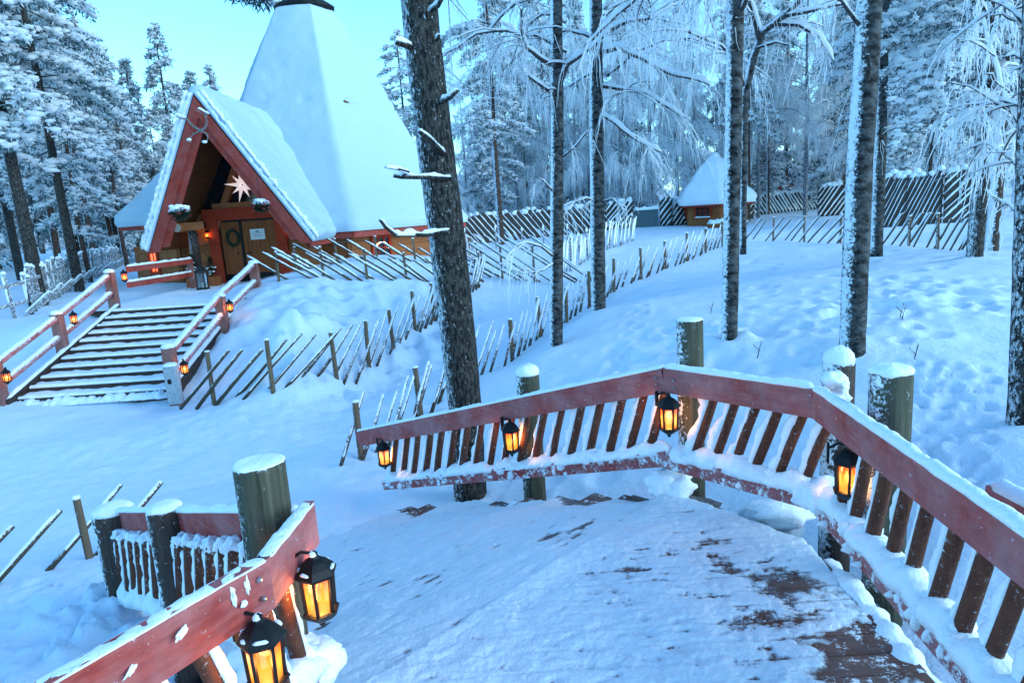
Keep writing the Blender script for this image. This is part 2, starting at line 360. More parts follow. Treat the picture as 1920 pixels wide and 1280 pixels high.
for px, py, yy, zz in _raw:
    p = P(px, py, y=yy, z=zz) if yy is not None else P(px, py, z=zz)
    CTRL.append((p.x, p.y, p.z))
CTRL += [(-.5, 7.3, .08), (.2, 6.6, .25), (1.0, 6.2, .45), (1.9, 5.4, .7), (2.2, 4.4, .72), (2.25, 3.4, .86), (2.2, 2.4, .86), (2.3, 1, .8), (3.2, 3.5, 1.05), (2.8, 5.6, 1.1), (.5, 3.5, .3), (-1.6, 5.6, -.25), (-.6, 6.2, -.1), (-2.6, 6.4, -.02), (-2.3, 3.0, .75), (-2.0, 2.0, .9), (-3.6, 3.2, .8), (0, 0, .4), (-3, 0, .8), (4, 0, 1), (6, 4, 1.3), (9, 8, 1.6),
    (-8.4, 14.5, .05), (-8.4, 16.0, .45), (-8.5, 17.2, .9), (-10.9, 14.0, .2), (-11.2, 15.8, .75), (-11.0, 17.4, 1.2), (-6.2, 14.2, .35), (-6.2, 15.8, 1.05), (-6.3, 17.3, 1.45),
    (-30, 30, 1.8), (-40, 60, 2), (0, 70, 2), (40, 60, 2), (30, 30, 1.8), (20, 12, 1.8), (-20, 8, .3), (-20, 18, 1.6), (-30, 0, .4), (30, 0, 1.6), (0, -20, .6), (-8, 30, 1.7), (-12, -2, .3), (-7, 5, .05)]
CT = np.array(CTRL)
def _tps():
    X = CT[:, :2]; n = len(X); d = np.hypot(X[:, None, 0]-X[None, :, 0], X[:, None, 1]-X[None, :, 1])
    K = np.where(d > 0, d*d*np.log(d+1e-9), 0)+np.eye(n)*.02; Pm = np.c_[np.ones(n), X]
    A = np.zeros((n+3, n+3)); A[:n, :n] = K; A[:n, n:] = Pm; A[n:, :n] = Pm.T
    return np.linalg.solve(A, np.r_[CT[:, 2], 0, 0, 0])
TW = _tps()
def terr_np(x, y):
    x = np.asarray(x, float); y = np.asarray(y, float); z = TW[-3]+TW[-2]*x+TW[-1]*y
    for (cx, cy, _), wt in zip(CT, TW):
        d2 = (x-cx)**2+(y-cy)**2; z = z+wt*.5*d2*np.log(d2+1e-12)
    far = np.clip((np.hypot(x, y-15)-45)/25, 0, 1); z = z*(1-far)+1.9*far
    return np.clip(z, -.35, 2.6)
_tx = np.arange(-46, 46.1, .25); _ty = np.arange(-6, 90, .25); _TG = terr_np(*np.meshgrid(_tx, _ty))
def T(x, y):
    if not (-46 < x < 45.7 and -6 < y < 89.5): return float(terr_np(x, y))
    u = (x+46)/.25; v = (y+6)/.25; i = int(u); j = int(v); u -= i; v -= j
    return float((_TG[j, i]*(1-u)+_TG[j, i+1]*u)*(1-v)+(_TG[j+1, i]*(1-u)+_TG[j+1, i+1]*u)*v)
def G(px, py, tmax=160):
    """Where a line of sight meets the snow."""
    d = ray(px, py); t = 2.0
    while t < tmax:
        p = CAM+d*t
        if p.z <= T(p.x, p.y): break
        t += .02+t*.004
    return CAM+d*t
# ------------------------------------------------------------------ snowy ground
def poly_dist(x, y, pts):
    d = np.full(np.shape(x), 1e9)
    for a, b in zip(pts, pts[1:]):
        ax, ay, bx, by = a.x, a.y, b.x, b.y; L = (bx-ax)**2+(by-ay)**2+1e-9
        t = np.clip(((x-ax)*(bx-ax)+(y-ay)*(by-ay))/L, 0, 1); d = np.minimum(d, np.hypot(x-ax-t*(bx-ax), y-ay-t*(by-ay)))
    return d
def ground():
    ang = np.concatenate([np.linspace(-82, 82, 640), np.linspace(82, 278, 50)[1:-1]]); ang = np.radians(ang)
    r = np.concatenate([[.3, .8], np.geomspace(1.3, 60, 470), np.geomspace(61, 900, 26)])
    A, Rr = np.meshgrid(ang, r); x = Rr*np.sin(A); y = Rr*np.cos(A); z = terr_np(x, y)
    near = np.clip(1-(Rr-30)/30, 0, 1)
    z += near*(.05*fbm(x*.45, y*.45, 3, 3)+.012*fbm(x*2.2, y*2.2, 3, 5))
    # trampled trail across the field, lumpy bank by the stairs, small tracks near the railing
    tr = [G(1120, 720), G(1250, 660), G(1420, 610), G(1560, 590), G(1700, 560), G(1900, 555)]
    m = np.exp(-(poly_dist(x, y, tr)/1.3)**2); z += m*(-.03+.055*fbm(x*2.3, y*2.3, 2, 11)+.03*fbm(x*5.5, y*5.5, 2, 12))
    bk = [G(480, 640), G(600, 590), G(720, 545), G(620, 660)]
    m2 = np.exp(-(poly_dist(x, y, bk)/2.0)**2); z += m2*(.12*fbm(x*1.3, y*1.3, 2, 21)+.07*fbm(x*3.2, y*3.2, 2, 22)+.03*fbm(x*7, y*7, 2, 24))
    nb = [G(640, 740), G(740, 680), G(840, 600)]
    m3 = np.exp(-(poly_dist(x, y, nb)/.7)**2); z += m3*(.06*fbm(x*3, y*3, 2, 23)+.05*fbm(x*7, y*7, 2, 27)-.03)
    lb = [G(60, 1180), G(200, 1120)]
    m4 = np.exp(-(poly_dist(x, y, lb)/1.0)**2); z += m4*(.07*fbm(x*3.3, y*3.3, 3, 31)+.03*fbm(x*9, y*9, 2, 32))
    pth = [G(150, 850), G(450, 800), G(650, 860), G(700, 960)]
    m5 = np.exp(-(poly_dist(x, y, pth)/2.6)**2); z += m5*(.018*fbm(x*6, y*6, 3, 41))
    r2 = random.Random(3); dents = []
    for a_, b_ in ((1180, 690), (1700, 640), (1480, 720)):       # single lines of boot holes across the field
        p0, p1 = G(a_, b_), G(a_+r2.uniform(-60, 260), b_-120); n_ = int((p1-p0).length/.38)
        for k_ in range(n_):
            p = p0.lerp(p1, k_/n_); s_ = .10*(1 if k_ % 2 else -1); dents.append((p.x+s_+r2.gauss(0, .03), p.y+r2.gauss(0, .05), .085, .075))
    for px, py in ((1043, 662), (1122, 587), (1367, 645), (1600, 655), (1826, 490), (1858, 476), (890, 945)):      # drift against the trunks
        p = G(px, py); z += .07*np.exp(-((x-p.x+.10)**2+(y-p.y)**2)/.12)
    for _ in range(200):
        t = r2.random()*(len(tr)-1.001); i = int(t); p = tr[i].lerp(tr[i+1], t-i); s = max(.3, p.y*.05)
        dents.append((p.x+r2.gauss(0, 1)*.9, p.y+r2.gauss(0, 1)*.8, r2.uniform(.10, .20), r2.uniform(.02, .055)))
    for _ in range(120):
        p = G(r2.uniform(1660, 1860), r2.uniform(690, 930)); dents.append((p.x, p.y, r2.uniform(.03, .075), r2.uniform(.02, .045)))
    for _ in range(60):
        p = G(r2.uniform(1400, 1800), r2.uniform(470, 560)); dents.append((p.x, p.y, r2.uniform(.1, .2), r2.uniform(.03, .07)))
    for _ in range(90):
        p = G(r2.uniform(20, 230), r2.uniform(1090, 1230)); dents.append((p.x, p.y, r2.uniform(.03, .10), r2.uniform(.015, .05)))
    for _ in range(260):
        p = G(r2.uniform(420, 830), r2.uniform(540, 700)); dents.append((p.x, p.y, r2.uniform(.14, .32), r2.uniform(.03, .09)))
    for dx, dy, rr, dep in dents:
        k = (np.abs(x-dx) < rr*3) & (np.abs(y-dy) < rr*3); q = ((x[k]-dx)**2+(y[k]-dy)**2)/rr**2
        z[k] += -dep*np.exp(-q**1.8)+dep*.22*np.exp(-(np.sqrt(q)-1.5)**2*4)
    # lower the snow where deck, steps and stair stand
    n_r, n_a = x.shape; V = np.stack([x, y, z], -1).reshape(-1, 3)
    i = np.arange(n_r-1)[:, None]*n_a; j = np.arange(n_a)[None, :]; j2 = (j+1) % n_a
    F = np.stack([i+j, i+j2, i+n_a+j2, i+n_a+j], -1).reshape(-1, 4)[:, ::-1]
    o = build_np('snowy_ground', V, F, M['ground'], smooth=True); o['kind'] = 'structure'
ground()

# ------------------------------------------------------------------ foreground deck and its steps
DECK_POLY = [(1.10, 4.83), (-1.02, 2.66), (-1.30, 1.55), (-1.75, .1), (1.72, .1), (1.74, 3.95)]
def clip_y(poly, lo, hi):
    for s, c in ((1, lo), (-1, -hi)):
        out = []
        for a, b in zip(poly, poly[1:]+poly[:1]):
            da, db = s*a[1]-c, s*b[1]-c
            if da >= 0: out.append(a)
            if da*db < 0: t = da/(da-db); out.append((a[0]+(b[0]-a[0])*t, a[1]+(b[1]-a[1])*t))
        poly = out
    return poly
def in_poly(x, y, poly):
    ins = np.zeros(np.shape(x), bool)
    for (x0, y0), (x1, y1) in zip(poly, poly[1:]+poly[:1]):
        c = ((y0 > y) != (y1 > y)) & (x < (x1-x0)*(y-y0)/(y1-y0+1e-12)+x0); ins ^= c
    return ins
def edge_d(x, y, poly): return poly_dist(x, y, [Vector((*p, 0)) for p in poly+poly[:1]])
deck = empty('wooden_deck', (0, 2.5, DECK_Z), 'snow dusted plank deck with trodden steps going down to the path', 'deck')
mb = MB(); yy = .1; r3 = random.Random(5)
while yy < 4.75:
    q = clip_y(DECK_POLY, yy, min(yy+.137, 4.77)); yy += .145
    if len(q) < 3: continue
    dz = r3.uniform(-.003, .003); jx = r3.uniform(-.0, .03)
    q = [(a+(jx if a > 1.2 else 0), b) for a, b in q]; n = len(q)
    vs = [(a, b, DECK_Z-.035) for a, b in q]+[(a, b, DECK_Z+dz) for a, b in q]
    # keep counter-clockwise
    ar = sum(q[i][0]*q[(i+1) % n][1]-q[(i+1) % n][0]*q[i][1] for i in range(n))
    if ar < 0: vs = vs[:n][::-1]+vs[n:][::-1]
    mb.add(vs, [tuple(range(n-1, -1, -1)), tuple(range(n, 2*n))]+[(i, (i+1) % n, n+(i+1) % n, n+i) for i in range(n)])
mb.build('deck_boards', M['plank'], deck)
mb = MB()
for a, b in (((1.70, .1), (1.70, 3.9)), ((1.68, 3.93), (1.07, 4.70)), ((-1.7, .15), (-.9, 2.5))):
    mb.beam((*a, DECK_Z-.14), (*b, DECK_Z-.14), .05, .18)
mb.build('edge_beams', M['darkpost'], deck)
for p in ((1.6, 3.6), (1.6, 1.5), (1.0, 4.5), (-.8, 2.2), (-1.4, .6)): mb = MB(); mb.box((*p, .45), (.12, .12, .9)); mb.build('support_post', M['darkpost'], deck)
STEP_T, STEP_H, NST = .38, .117, 9
S0, S1 = -2.97, .06        # extent of the steps across their run
def step_pt(s, t, z): return _A+_N*s+_D*t+Vector((0, 0, z))
mb = MB()
for k in range(NST):
    z = DECK_Z-STEP_H*(k+1)
    for h in (0, 1):
        t0 = STEP_T*k+h*.195+.004; t1 = t0+.178; e = S1+r3.uniform(-.05, .06)
        c = [step_pt(S0, t0, z), step_pt(e, t0, z), step_pt(e, t1, z), step_pt(S0, t1, z)]
        c = c[::-1]; mb.hexa([p-Vector((0, 0, .035)) for p in c]+c)
    t0 = STEP_T*(k+1)
for k in range(NST+0):
    z = DECK_Z-STEP_H*(k+1); t0 = STEP_T*k-.004
    c = [step_pt(S0+.02, t0-.02, 0), step_pt(S1-.06, t0-.02, 0), step_pt(S1-.06, t0, 0), step_pt(S0+.02, t0, 0)][::-1]
    mb.hexa([p+Vector((0, 0, z)) for p in c]+[p+Vector((0, 0, z+STEP_H-.04)) for p in c])
for s in (S0+.05, S1-.1, -1.5):
    mb.beam(step_pt(s, .05, DECK_Z-.30), step_pt(s, STEP_T*NST, DECK_Z-.30-STEP_H*NST), .05, .2)
mb.build('step_boards', M['plank'], deck)

def deck_snow():
    """Trodden snow: a real layer, thin enough in places for the boards to come through."""
    st = .0125; gx = np.arange(-1.8, 1.85, st); gy = np.arange(.1, 4.9, st); X, Y = np.meshgrid(gx, gy)
    ins = in_poly(X, Y, DECK_POLY); ed = edge_d(X, Y, DECK_POLY)
    h = .016+.012*fbm(X*1.6, Y*1.6, 2, 51)+.007*fbm(X*7, Y*7, 3, 52)+.0035*fbm(X*34, Y*34, 2, 53)
    bare = np.exp(-((X-1.50)/.27)**2-((Y-2.72)/.40)**2)*1.15+np.exp(-((X-1.52)/.20)**2-((Y-3.47)/.08)**2)*.75+np.exp(-((X-1.0)/.5)**2-((Y-4.3)/.3)**2)*.2+np.exp(-((X-1.3)/.3)**2-((Y-2.2)/.4)**2)*.8
    h -= bare*(.021+.012*fbm(X*2.2, Y*9, 2, 54))
    band = np.abs(((Y-.1) % .145)-.141) < .010; h -= band*.005
    r4 = random.Random(9); NZ = fbm(X*60, Y*60, 2, 55)
    for _ in range(70):              # boot prints with tread bars
        px, py = r4.uniform(-1.3, 1.5), r4.uniform(1.8, 4.3); a = r4.gauss(-.5, .6); ca, sa = math.cos(a), math.sin(a)
        u = (X-px)*ca+(Y-py)*sa; v = -(X-px)*sa+(Y-py)*ca; w_ = .048*(1-.25*np.exp(-((v+.02)/.05)**2))
        k = np.exp(-np.clip((u/w_)**6+(v/.14)**6, 0, 30)); kind = r4.random()
        tread = np.sin(v*2*np.pi/.034+np.sin(u*60)*(1.2 if kind > .5 else 0))*(1 if kind > .3 else np.sign(np.sin(u*2*np.pi/.03)))
        h += k*(-.0034*r4.uniform(.3, 1.3)+.0032*r4.uniform(.3, 1)*tread)
    for _ in range(300):               # scuffs down to the wood
        px, py = r4.uniform(-.9, 1.6), r4.uniform(1.8, 4.2); a = r4.uniform(-.4, .4); u = (X-px)*math.cos(a)+(Y-py)*math.sin(a); v = -(X-px)*math.sin(a)+(Y-py)*math.cos(a)
        h -= .027*r4.uniform(.4, 1.0)*np.exp(-(u/r4.uniform(.02, .07))**2-(v/r4.uniform(.010, .024))**2)*(.6+.6*NZ)
    thin = np.clip(1-h/.011, 0, 1); h = np.maximum(h, -.012); h = np.where(ins, h-np.clip(1-ed/.03, 0, 1)*.012, -.03)
    V = np.stack([X, Y, DECK_Z+h], -1).reshape(-1, 3); n = X.shape[1]
    keep = ins[:-1, :-1] | ins[1:, 1:] | ins[1:, :-1] | ins[:-1, 1:]
    i, j = np.nonzero(keep); F = np.stack([i*n+j, i*n+j+1, (i+1)*n+j+1, (i+1)*n+j], -1)
    o = build_np('trodden_snow', V, F, M['deck_snow'], deck, smooth=True); o.data.attributes.new('thin', 'FLOAT', 'POINT').data.foreach_set('value', thin.astype(np.float32).ravel())
    st = .017; gs = np.arange(S0-.02, S1+.03, st); gt = np.arange(-.42, 4.2, st); S, Tt = np.meshgrid(gs, gt)
    def stair(t): return DECK_Z-STEP_H*np.clip(np.floor(t/STEP_T)+1, 0, NST+1)
    zz = sum(stair(Tt+d) for d in np.linspace(-.13, .02, 9))/9
    X = _A.x+_N.x*S+_D.x*Tt; Y = _A.y+_N.y*S+_D.y*Tt
    e = S1-S; bare = np.clip(1-e/.40, 0, 1)*np.clip(.75+.9*vnoise(Tt*3.1, S*2, 66), 0, 1)
    fill = np.clip(.85-1.1*bare, 0, 1); tp = np.maximum(Tt, 0); line = DECK_Z-STEP_H/STEP_T*(tp-tp*np.exp(-tp/.42)); zz = zz*(1-fill)+np.maximum(line-.012, zz)*fill
    h = .030+.014*fbm(X*1.8, Y*1.8, 2, 61)+.008*fbm(X*8, Y*8, 3, 62)+.004*fbm(X*30, Y*30, 2, 63)
    h -= bare*(.060+.03*fbm(X*3, Y*3, 2, 64)); h = h-np.exp(-((S+1.3)/.9)**2)*.003-np.exp(-((S+.9)/.5)**2-((Tt-.3)/.25)**2)*.012
    for _ in range(160):
        s0, t0 = r4.uniform(-2.4, -.5), r4.uniform(0, 3.2); h -= .024*r4.uniform(.4, 1)*np.exp(-((S-s0)/r4.uniform(.03, .10))**2-((Tt-t0)/r4.uniform(.012, .035))**2)
    h = np.where(Tt > STEP_T*NST, h*np.clip(1-(Tt-STEP_T*NST)/.6, 0, 1)+.02, h)
    h = h-np.clip(-Tt/.40, 0, 1)*.034; thin = np.clip(1-h/.012, 0, 1)*np.where(Tt > STEP_T*NST-.3, 0, 1)
    zt = terr_np(X, Y)-.03; Z = np.maximum(zz+np.maximum(h, -.02), np.where(Tt > STEP_T*NST, zt, -9))
    V = np.stack([X, Y, Z], -1).reshape(-1, 3); n = X.shape[1]; i, j = np.mgrid[0:X.shape[0]-1, 0:n-1]
    F = np.stack([i*n+j, i*n+j+1, (i+1)*n+j+1, (i+1)*n+j], -1).reshape(-1, 4)[:, ::-1]
    o = build_np('step_snow', V, F, M['deck_snow'], deck, smooth=True); o.data.attributes.new('thin', 'FLOAT', 'POINT').data.foreach_set('value', thin.astype(np.float32).ravel())
deck_snow()

# ------------------------------------------------------------------ railings
def rail_run(root, a, b, out, nb, lean, snow, drop=.66, bh=.185, lh=.115, f0=.02, f1=.98, low=True, lowmat='redlow', ext=(0, 0), lowext=(0, 0), snowh=.045, heavy=1.0, short=0.0):
    """One straight length: top board, bottom board, round leaning balusters; a and b lie on its top inner edge."""
    a, b, out = Vector(a), Vector(b), Vector(out).normalized(); d = (b-a).normalized(); up = Vector((0, 0, 1))
    t = MB(); c = out*.022; t.beam(a-d*ext[0]+c-up*bh/2, b+d*ext[1]+c-up*bh/2, .044, bh); tb = t.build('top_rail', M['red'], root)
    sm = MB(); sm.strip([a-d*ext[0]*.9+c, b+d*ext[1]*.9+c], .062, snowh, rng.random()*50, step=.02, n=9, fine=.007); sm.build('snow', M['snow'], tb, True)
    if low:
        l = MB(); z = up*(drop+lh/2); l.beam(a-d*lowext[0]+c-z, b+d*lowext[1]+c-z, .044, lh); lb = l.build('bottom_rail', M[lowmat], root)
        sm = MB(); o2 = out*.07; sm.strip([a-d*lowext[0]*.95+o2-up*(drop+.02), b+d*lowext[1]*.95+o2-up*(drop+.02)], .17, .075*heavy, rng.random()*50, step=.02, n=11, rough=.6, fine=.016)
        for k in range(int((b-a).length*6*heavy)):
            p = a.lerp(b, rng.random())-up*(drop+rng.uniform(.0, .09)); sm.lump(p+out*rng.uniform(-.004, .01), (rng.uniform(.02, .055), rng.uniform(.012, .02), rng.uniform(.015, .05)), rng.random()*90, sub=2)
        sm.build('snow', M['snow'], lb, True)
    L = Vector(lean)
    for i in range(nb):
        p = a.lerp(b, f0+(f1-f0)*(i+.5)/nb)+out*.085+d*rng.uniform(-.012, .012); q = p-up*(drop-.02+rng.uniform(0, .03)); p2 = p-up*(bh-.10+short)+L
        m = MB(); r = rng.uniform(.030, .036); m.tube([q, q.lerp(p2, .5)+Vector((rng.uniform(-.006, .006), 0, 0)), p2], [r*1.05, r, r*.98], 12); o = m.build('baluster', M['brown'], root, True)
        dd = (p2-q).normalized(); nrm = (up-dd*dd.dot(up))
        if nrm.length > .12:
            nrm.normalize(); s2 = MB(); s2.strip([q.lerp(p2, -.02)+nrm*r*.55, q.lerp(p2, .84+rng.uniform(0, .12))+nrm*r*.55], r*1.85, .050*heavy*rng.uniform(.8, 1.3), rng.random()*50, step=.02, rough=.55, n=8, fine=.010)
            s2.lump(q+nrm*.03, (.07, .06, .05), rng.random()*50, sub=2)
            if short: s2.lump(p2+up*.005+nrm*.01, (.038, .038, .036), rng.random()*50, sub=3, amp=.5)
            s2.build('snow', M['snow'], o, True)
    return tb
def round_post(root, x, y, z0, z1, r, m='post', snow=.06, tilt=(0, 0), name='post'):
    p = MB(); p.tube([(x, y, z0), (x+tilt[0]*.5, y+tilt[1]*.5, (z0+z1)/2), (x+tilt[0], y+tilt[1], z1-.012), (x+tilt[0], y+tilt[1], z1)], [r*1.02, r, r, r*.965], 26); o = p.build(name, M[m], root)
    for q in o.data.polygons: q.use_smooth = len(q.vertices) == 4
    if snow: s = MB(); s.cap((x+tilt[0], y+tilt[1], z1), r*.95, snow, rng.random()*60); s.build('snow_cap', M['snow'], o, True)
    return o
rl = empty('deck_railing', (1.5, 4.2, DECK_Z), 'long red railing with round leaning balusters bending around the right of the deck', 'railing')
A3 = Vector((1.08, 4.80, 2.01)); K3 = Vector((1.77, 3.92, 2.04)); C3 = Vector((-1.90, 7.72, .76)); E3 = Vector((1.60, 1.75, 2.06))
rail_run(rl, A3, C3, (.699, .715, 0), 18, (.13, -.13, .04), 1, drop=.64, f0=.02, f1=.90, lowext=(0, -.45), snowh=.028)
rail_run(rl, A3, K3, (.787, .617, 0), 6, (.13, -.16, 0), 1, drop=.66, f0=.10, snowh=.036, heavy=1.15)
rail_run(rl, K3, E3, (1, -.08, 0), 10, (-.01, -.17, 0), 1, drop=.66, f0=.06, snowh=.036, heavy=1.15)
round_post(rl, A3.x+.22, A3.y+.09, .35, 2.335, .095, snow=.012)
round_post(rl, .12, 6.02, .0, 1.73, .105, snow=.09, m='post')
round_post(rl, 1.98, 3.47, .4, 2.235, .105, snow=.045)
o = round_post(rl, 2.02, 4.12, .4, 2.14, .095, m='darkpost', snow=.10)
s = MB()
for k in range(4): s.lump((1.94+rng.uniform(-.03, .03), 3.98+rng.uniform(-.05, .05), 1.97+k*.035), (.068, .068, .055), k, sub=3)
s.build('snow_heap', M['snow'], o, True)
s = MB()
for k in range(3): s.lump((A3.x+rng.uniform(-.08, .10), A3.y+rng.uniform(-.04, .08), 1.10+.03*k), (rng.uniform(.10, .15), rng.uniform(.08, .12), rng.uniform(.08, .11)), k+20, sub=3)
s.build('snow_heap', M['snow'], rl, True)
s = MB()
s.strip([(1.80, 3.8, .96), (1.77, 3.3, 1.0), (1.75, 2.8, 1.0), (1.74, 2.2, 1.0), (1.73, 1.6, 1.0)], .14, .07, 4, step=.02, n=12, rough=.7, fine=.02)
s.build('snow_heap', M['snow'], rl, True)
s = MB()
for k in range(5): s.lump((K3.x+rng.uniform(-.02, .1), K3.y+rng.uniform(-.10, .06), 1.33+.02*k), (rng.uniform(.08, .12), rng.uniform(.08, .12), rng.uniform(.06, .09)), k+70, sub=3)
s.build('snow_heap', M['snow'], rl, True)
s = MB()
for k in range(5): s.lump((.0+rng.uniform(-.06, .1), 5.95+rng.uniform(-.06, .06), .2+.06*k), (rng.uniform(.11, .16), rng.uniform(.10, .14), rng.uniform(.09, .12)), k+90, sub=3)
s.build('snow_heap', M['snow'], rl, True)
for q in ((A3.x-.05, A3.y+.03, 1.93), (A3.x+.05, A3.y-.08, 1.93), (A3.x-.05, A3.y+.03, 1.88), (A3.x+.05, A3.y-.08, 1.88), (1.765, 3.70, 1.92), (1.755, 3.60, 1.96)): sc = MB(); sc.lump(q, (.010, .010, .010), 1, amp=0); sc.build('screw', M['screw'], rl)

ll = empty('step_railing', (-1.6, 3.4, DECK_Z), 'red railing bending around the big post at the left of the deck with two lanterns', 'railing')
SA = Vector((-1.22, 1.56, 2.10)); SJ = Vector((-.87, 2.14, 2.10)); SE = Vector((-.84, 2.60, 2.10)); LE = Vector((-2.95, 4.66, 1.26))
SA2 = SA+(SA-SJ)*1.2
rail_run(ll, SA2, SJ, (-.86, .52, 0), 8, (-.08, -.13, 0), 1, drop=.64, f0=.0, f1=.98, snowh=.006, heavy=.9)
rail_run(ll, SJ, SE, (-1, .06, 0), 2, (.0, -.12, 0), 1, drop=.64, snowh=.008, f0=.1, f1=.9)
rail_run(ll, SE+Vector((-.07, .05, -.05)), LE, (-.70, -.71, 0), 17, (.10, -.10, .03), 1, drop=.62, f0=.05, f1=.95, heavy=1.5, short=.07, snowh=.03)
round_post(ll, -1.05, 2.62, .5, 2.27, .102, snow=.007)
round_post(ll, -2.02, 3.63, .4, 1.68, .096, m='darkpost', snow=.03)
round_post(ll, -2.86, 4.52, .3, 1.31, .135, m='darkpost', snow=.05, tilt=(-.02, 0))
s = MB()
for k in range(5): s.lump((-1.0+rng.uniform(-.1, .1), 2.42+rng.uniform(-.15, .15), 1.38+.02*k), (rng.uniform(.10, .15), rng.uniform(.10, .15), rng.uniform(.06, .09)), k+5, sub=3)
s.build('snow_heap', M['snow'], ll, True)
s = MB()
for k in range(16):
    p = SA.lerp(SJ, rng.random())+Vector((-.08, .05, -.62)); s.lump(p, (.07, .08, .06), k+15, sub=2)
s.build('snow_heap', M['snow'], ll, True)
for (u, v, a, b) in ((.28, .09, .035, .012), (.52, .07, .045, .016), (.78, .06, .014, .030), (.86, .05, .010, .03), (.83, .10, .02, .012)):
    s = MB(); p = SA.lerp(SJ, u)-Vector((0, 0, v)); s.lump(p, (.006, a, b), u*70, sub=3, amp=.5); s.build('frozen_fleck', M['snow'], ll, True)
for q in (SJ+Vector((-.015, -.05, -.12)), SJ+Vector((-.02, -.05, -.05))): sc = MB(); sc.lump(q, (.011, .011, .011), 1, amp=0); sc.build('screw', M['screw'], ll)
rb = empty('far_handrail', (2.1, 2.3, 1), 'short red handrail board end showing behind the right railing', 'railing')
q0 = P(1858, 908, y=2.75); t = MB(); t.beam(q0-Vector((0, 0, .06)), q0+Vector((.10, -1.4, -.06)), .05, .12); tb = t.build('top_rail', M['red'], rb)
t = MB(); t.strip([q0+Vector((0, -.01, 0)), q0+Vector((.10, -1.4, 0))], .07, .05, 4); t.build('snow', M['snow'], tb, True)
round_post(rb, q0.x+.1, q0.y-.9, .5, q0.z, .05, m='darkpost', snow=0)

# ------------------------------------------------------------------ lanterns
def make_lantern():
    r = empty('lantern', (0, 0, 0)); h6 = [(math.cos(math.pi/3*i), math.sin(math.pi/3*i)) for i in range(6)]
    g = MB()
    for i in range(6):
        (a, b), (c, d) = h6[i], h6[(i+1) % 6]; g.add([(a*.056, b*.056, -.085), (c*.056, d*.056, -.085), (c*.062, d*.062, .07), (a*.062, b*.062, .07)], [(0, 1, 2, 3)])
    g.build('glass', M['amber'], r)
    f = MB()
    for a, b in h6: f.beam((a*.060, b*.060, -.09), (a*.067, b*.067, .078), .013, .013, up=(a, b, 0))
    for z, q in ((-.088, .062), (.072, .068)):
        for i in range(6): f.beam((h6[i][0]*q, h6[i][1]*q, z), (h6[(i+1) % 6][0]*q, h6[(i+1) % 6][1]*q, z), .012, .014)
    f.build('frame', M['black'], r)
    c = MB(); c.lathe((0, 0, 0), [(.084, .072), (.088, .082), (.070, .108), (.046, .132), (.022, .146), (.014, .158), (.016, .166), (.004, .176)], 6); c.build('cap', M['black'], r)
    c = MB(); c.lathe((0, 0, 0), [(.006, -.160), (.014, -.150), (.012, -.142), (.030, -.132), (.060, -.112), (.080, -.092), (.076, -.084)], 6); c.build('base', M['black'], r)
    pl = bpy.data.lights.new('flame', 'POINT'); pl.energy = 4.5; pl.color = (1, .42, .10); pl.shadow_soft_size = .03; po = bpy.data.objects.new('flame', pl); COL.objects.link(po); po.parent = r; po.location = (0, 0, -.02)
    k = MB(); k.tube([(0, 0, .165), (0, .05, .175), (0, .10, .145)], .007, 8); k.box((0, .10, .12), (.03, .012, .11)); k.build('bracket', M['black'], r)
    return r
LANT = make_lantern(); LANT_USED = [False]
def lantern(x, y, z, size, rz, label, group, snow=0, lean=(0, 0)):
    o = LANT if not LANT_USED[0] else copy_tree(LANT); LANT_USED[0] = True
    o.location = (x, y, z); o.scale = (size,)*3; o.rotation_euler = (lean[0], lean[1], rz); tag(o, label, 'lantern', group)
    if snow:
        s = MB()
        for k in range(6):
            if rng.random() < .75:
                a = math.pi/3*(k+.5); s.v_ = 0
                c = (math.cos(a)*.064, math.sin(a)*.064, .104); t = Vector((-math.sin(a), math.cos(a), 0)); dn = Vector((math.cos(a), math.sin(a), -.9)).normalized()
                e = rng.uniform(.015, .03); s.strip([Vector(c)-t*e, Vector(c)+t*e+dn*.004], .022, .010, k, step=.008, rough=.6)
        s.strip([(-.02, 0, .16), (.02, .01, .165)], .03, .016, 8, step=.008)
        me = s.build('snow', M['snow'], None, True); me.parent = o
    return o
GD = 'lanterns on the deck railings'
lantern(*(P(720, 853, y=7.35)), 1.05, R_(42), 'smallest deck lantern hanging at the low left end of the long railing', GD)
lantern(*(P(958, 822, y=5.86)), 1.05, R_(42), 'lantern on the snow capped round post halfway down the step railing', GD)
lantern(*(P(1254, 780, y=4.70)), .98, R_(44), 'lantern under the red rail corner in front of the bare topped green post', GD, 0)
lantern(*(P(1590, 890, y=3.56)), 1.04, R_(70), 'lantern under the sharp rail bend beside two thick posts', GD, 0)
lantern(*(P(597, 1106, y=2.36)), .92, R_(95), 'snow streaked lantern hanging behind the short end of the left rail', GD, 1)
lantern(*(P(496, 1232, y=2.03)), .92, R_(78), 'largest glowing lantern cut by the bottom edge below the left rail', GD, 1)
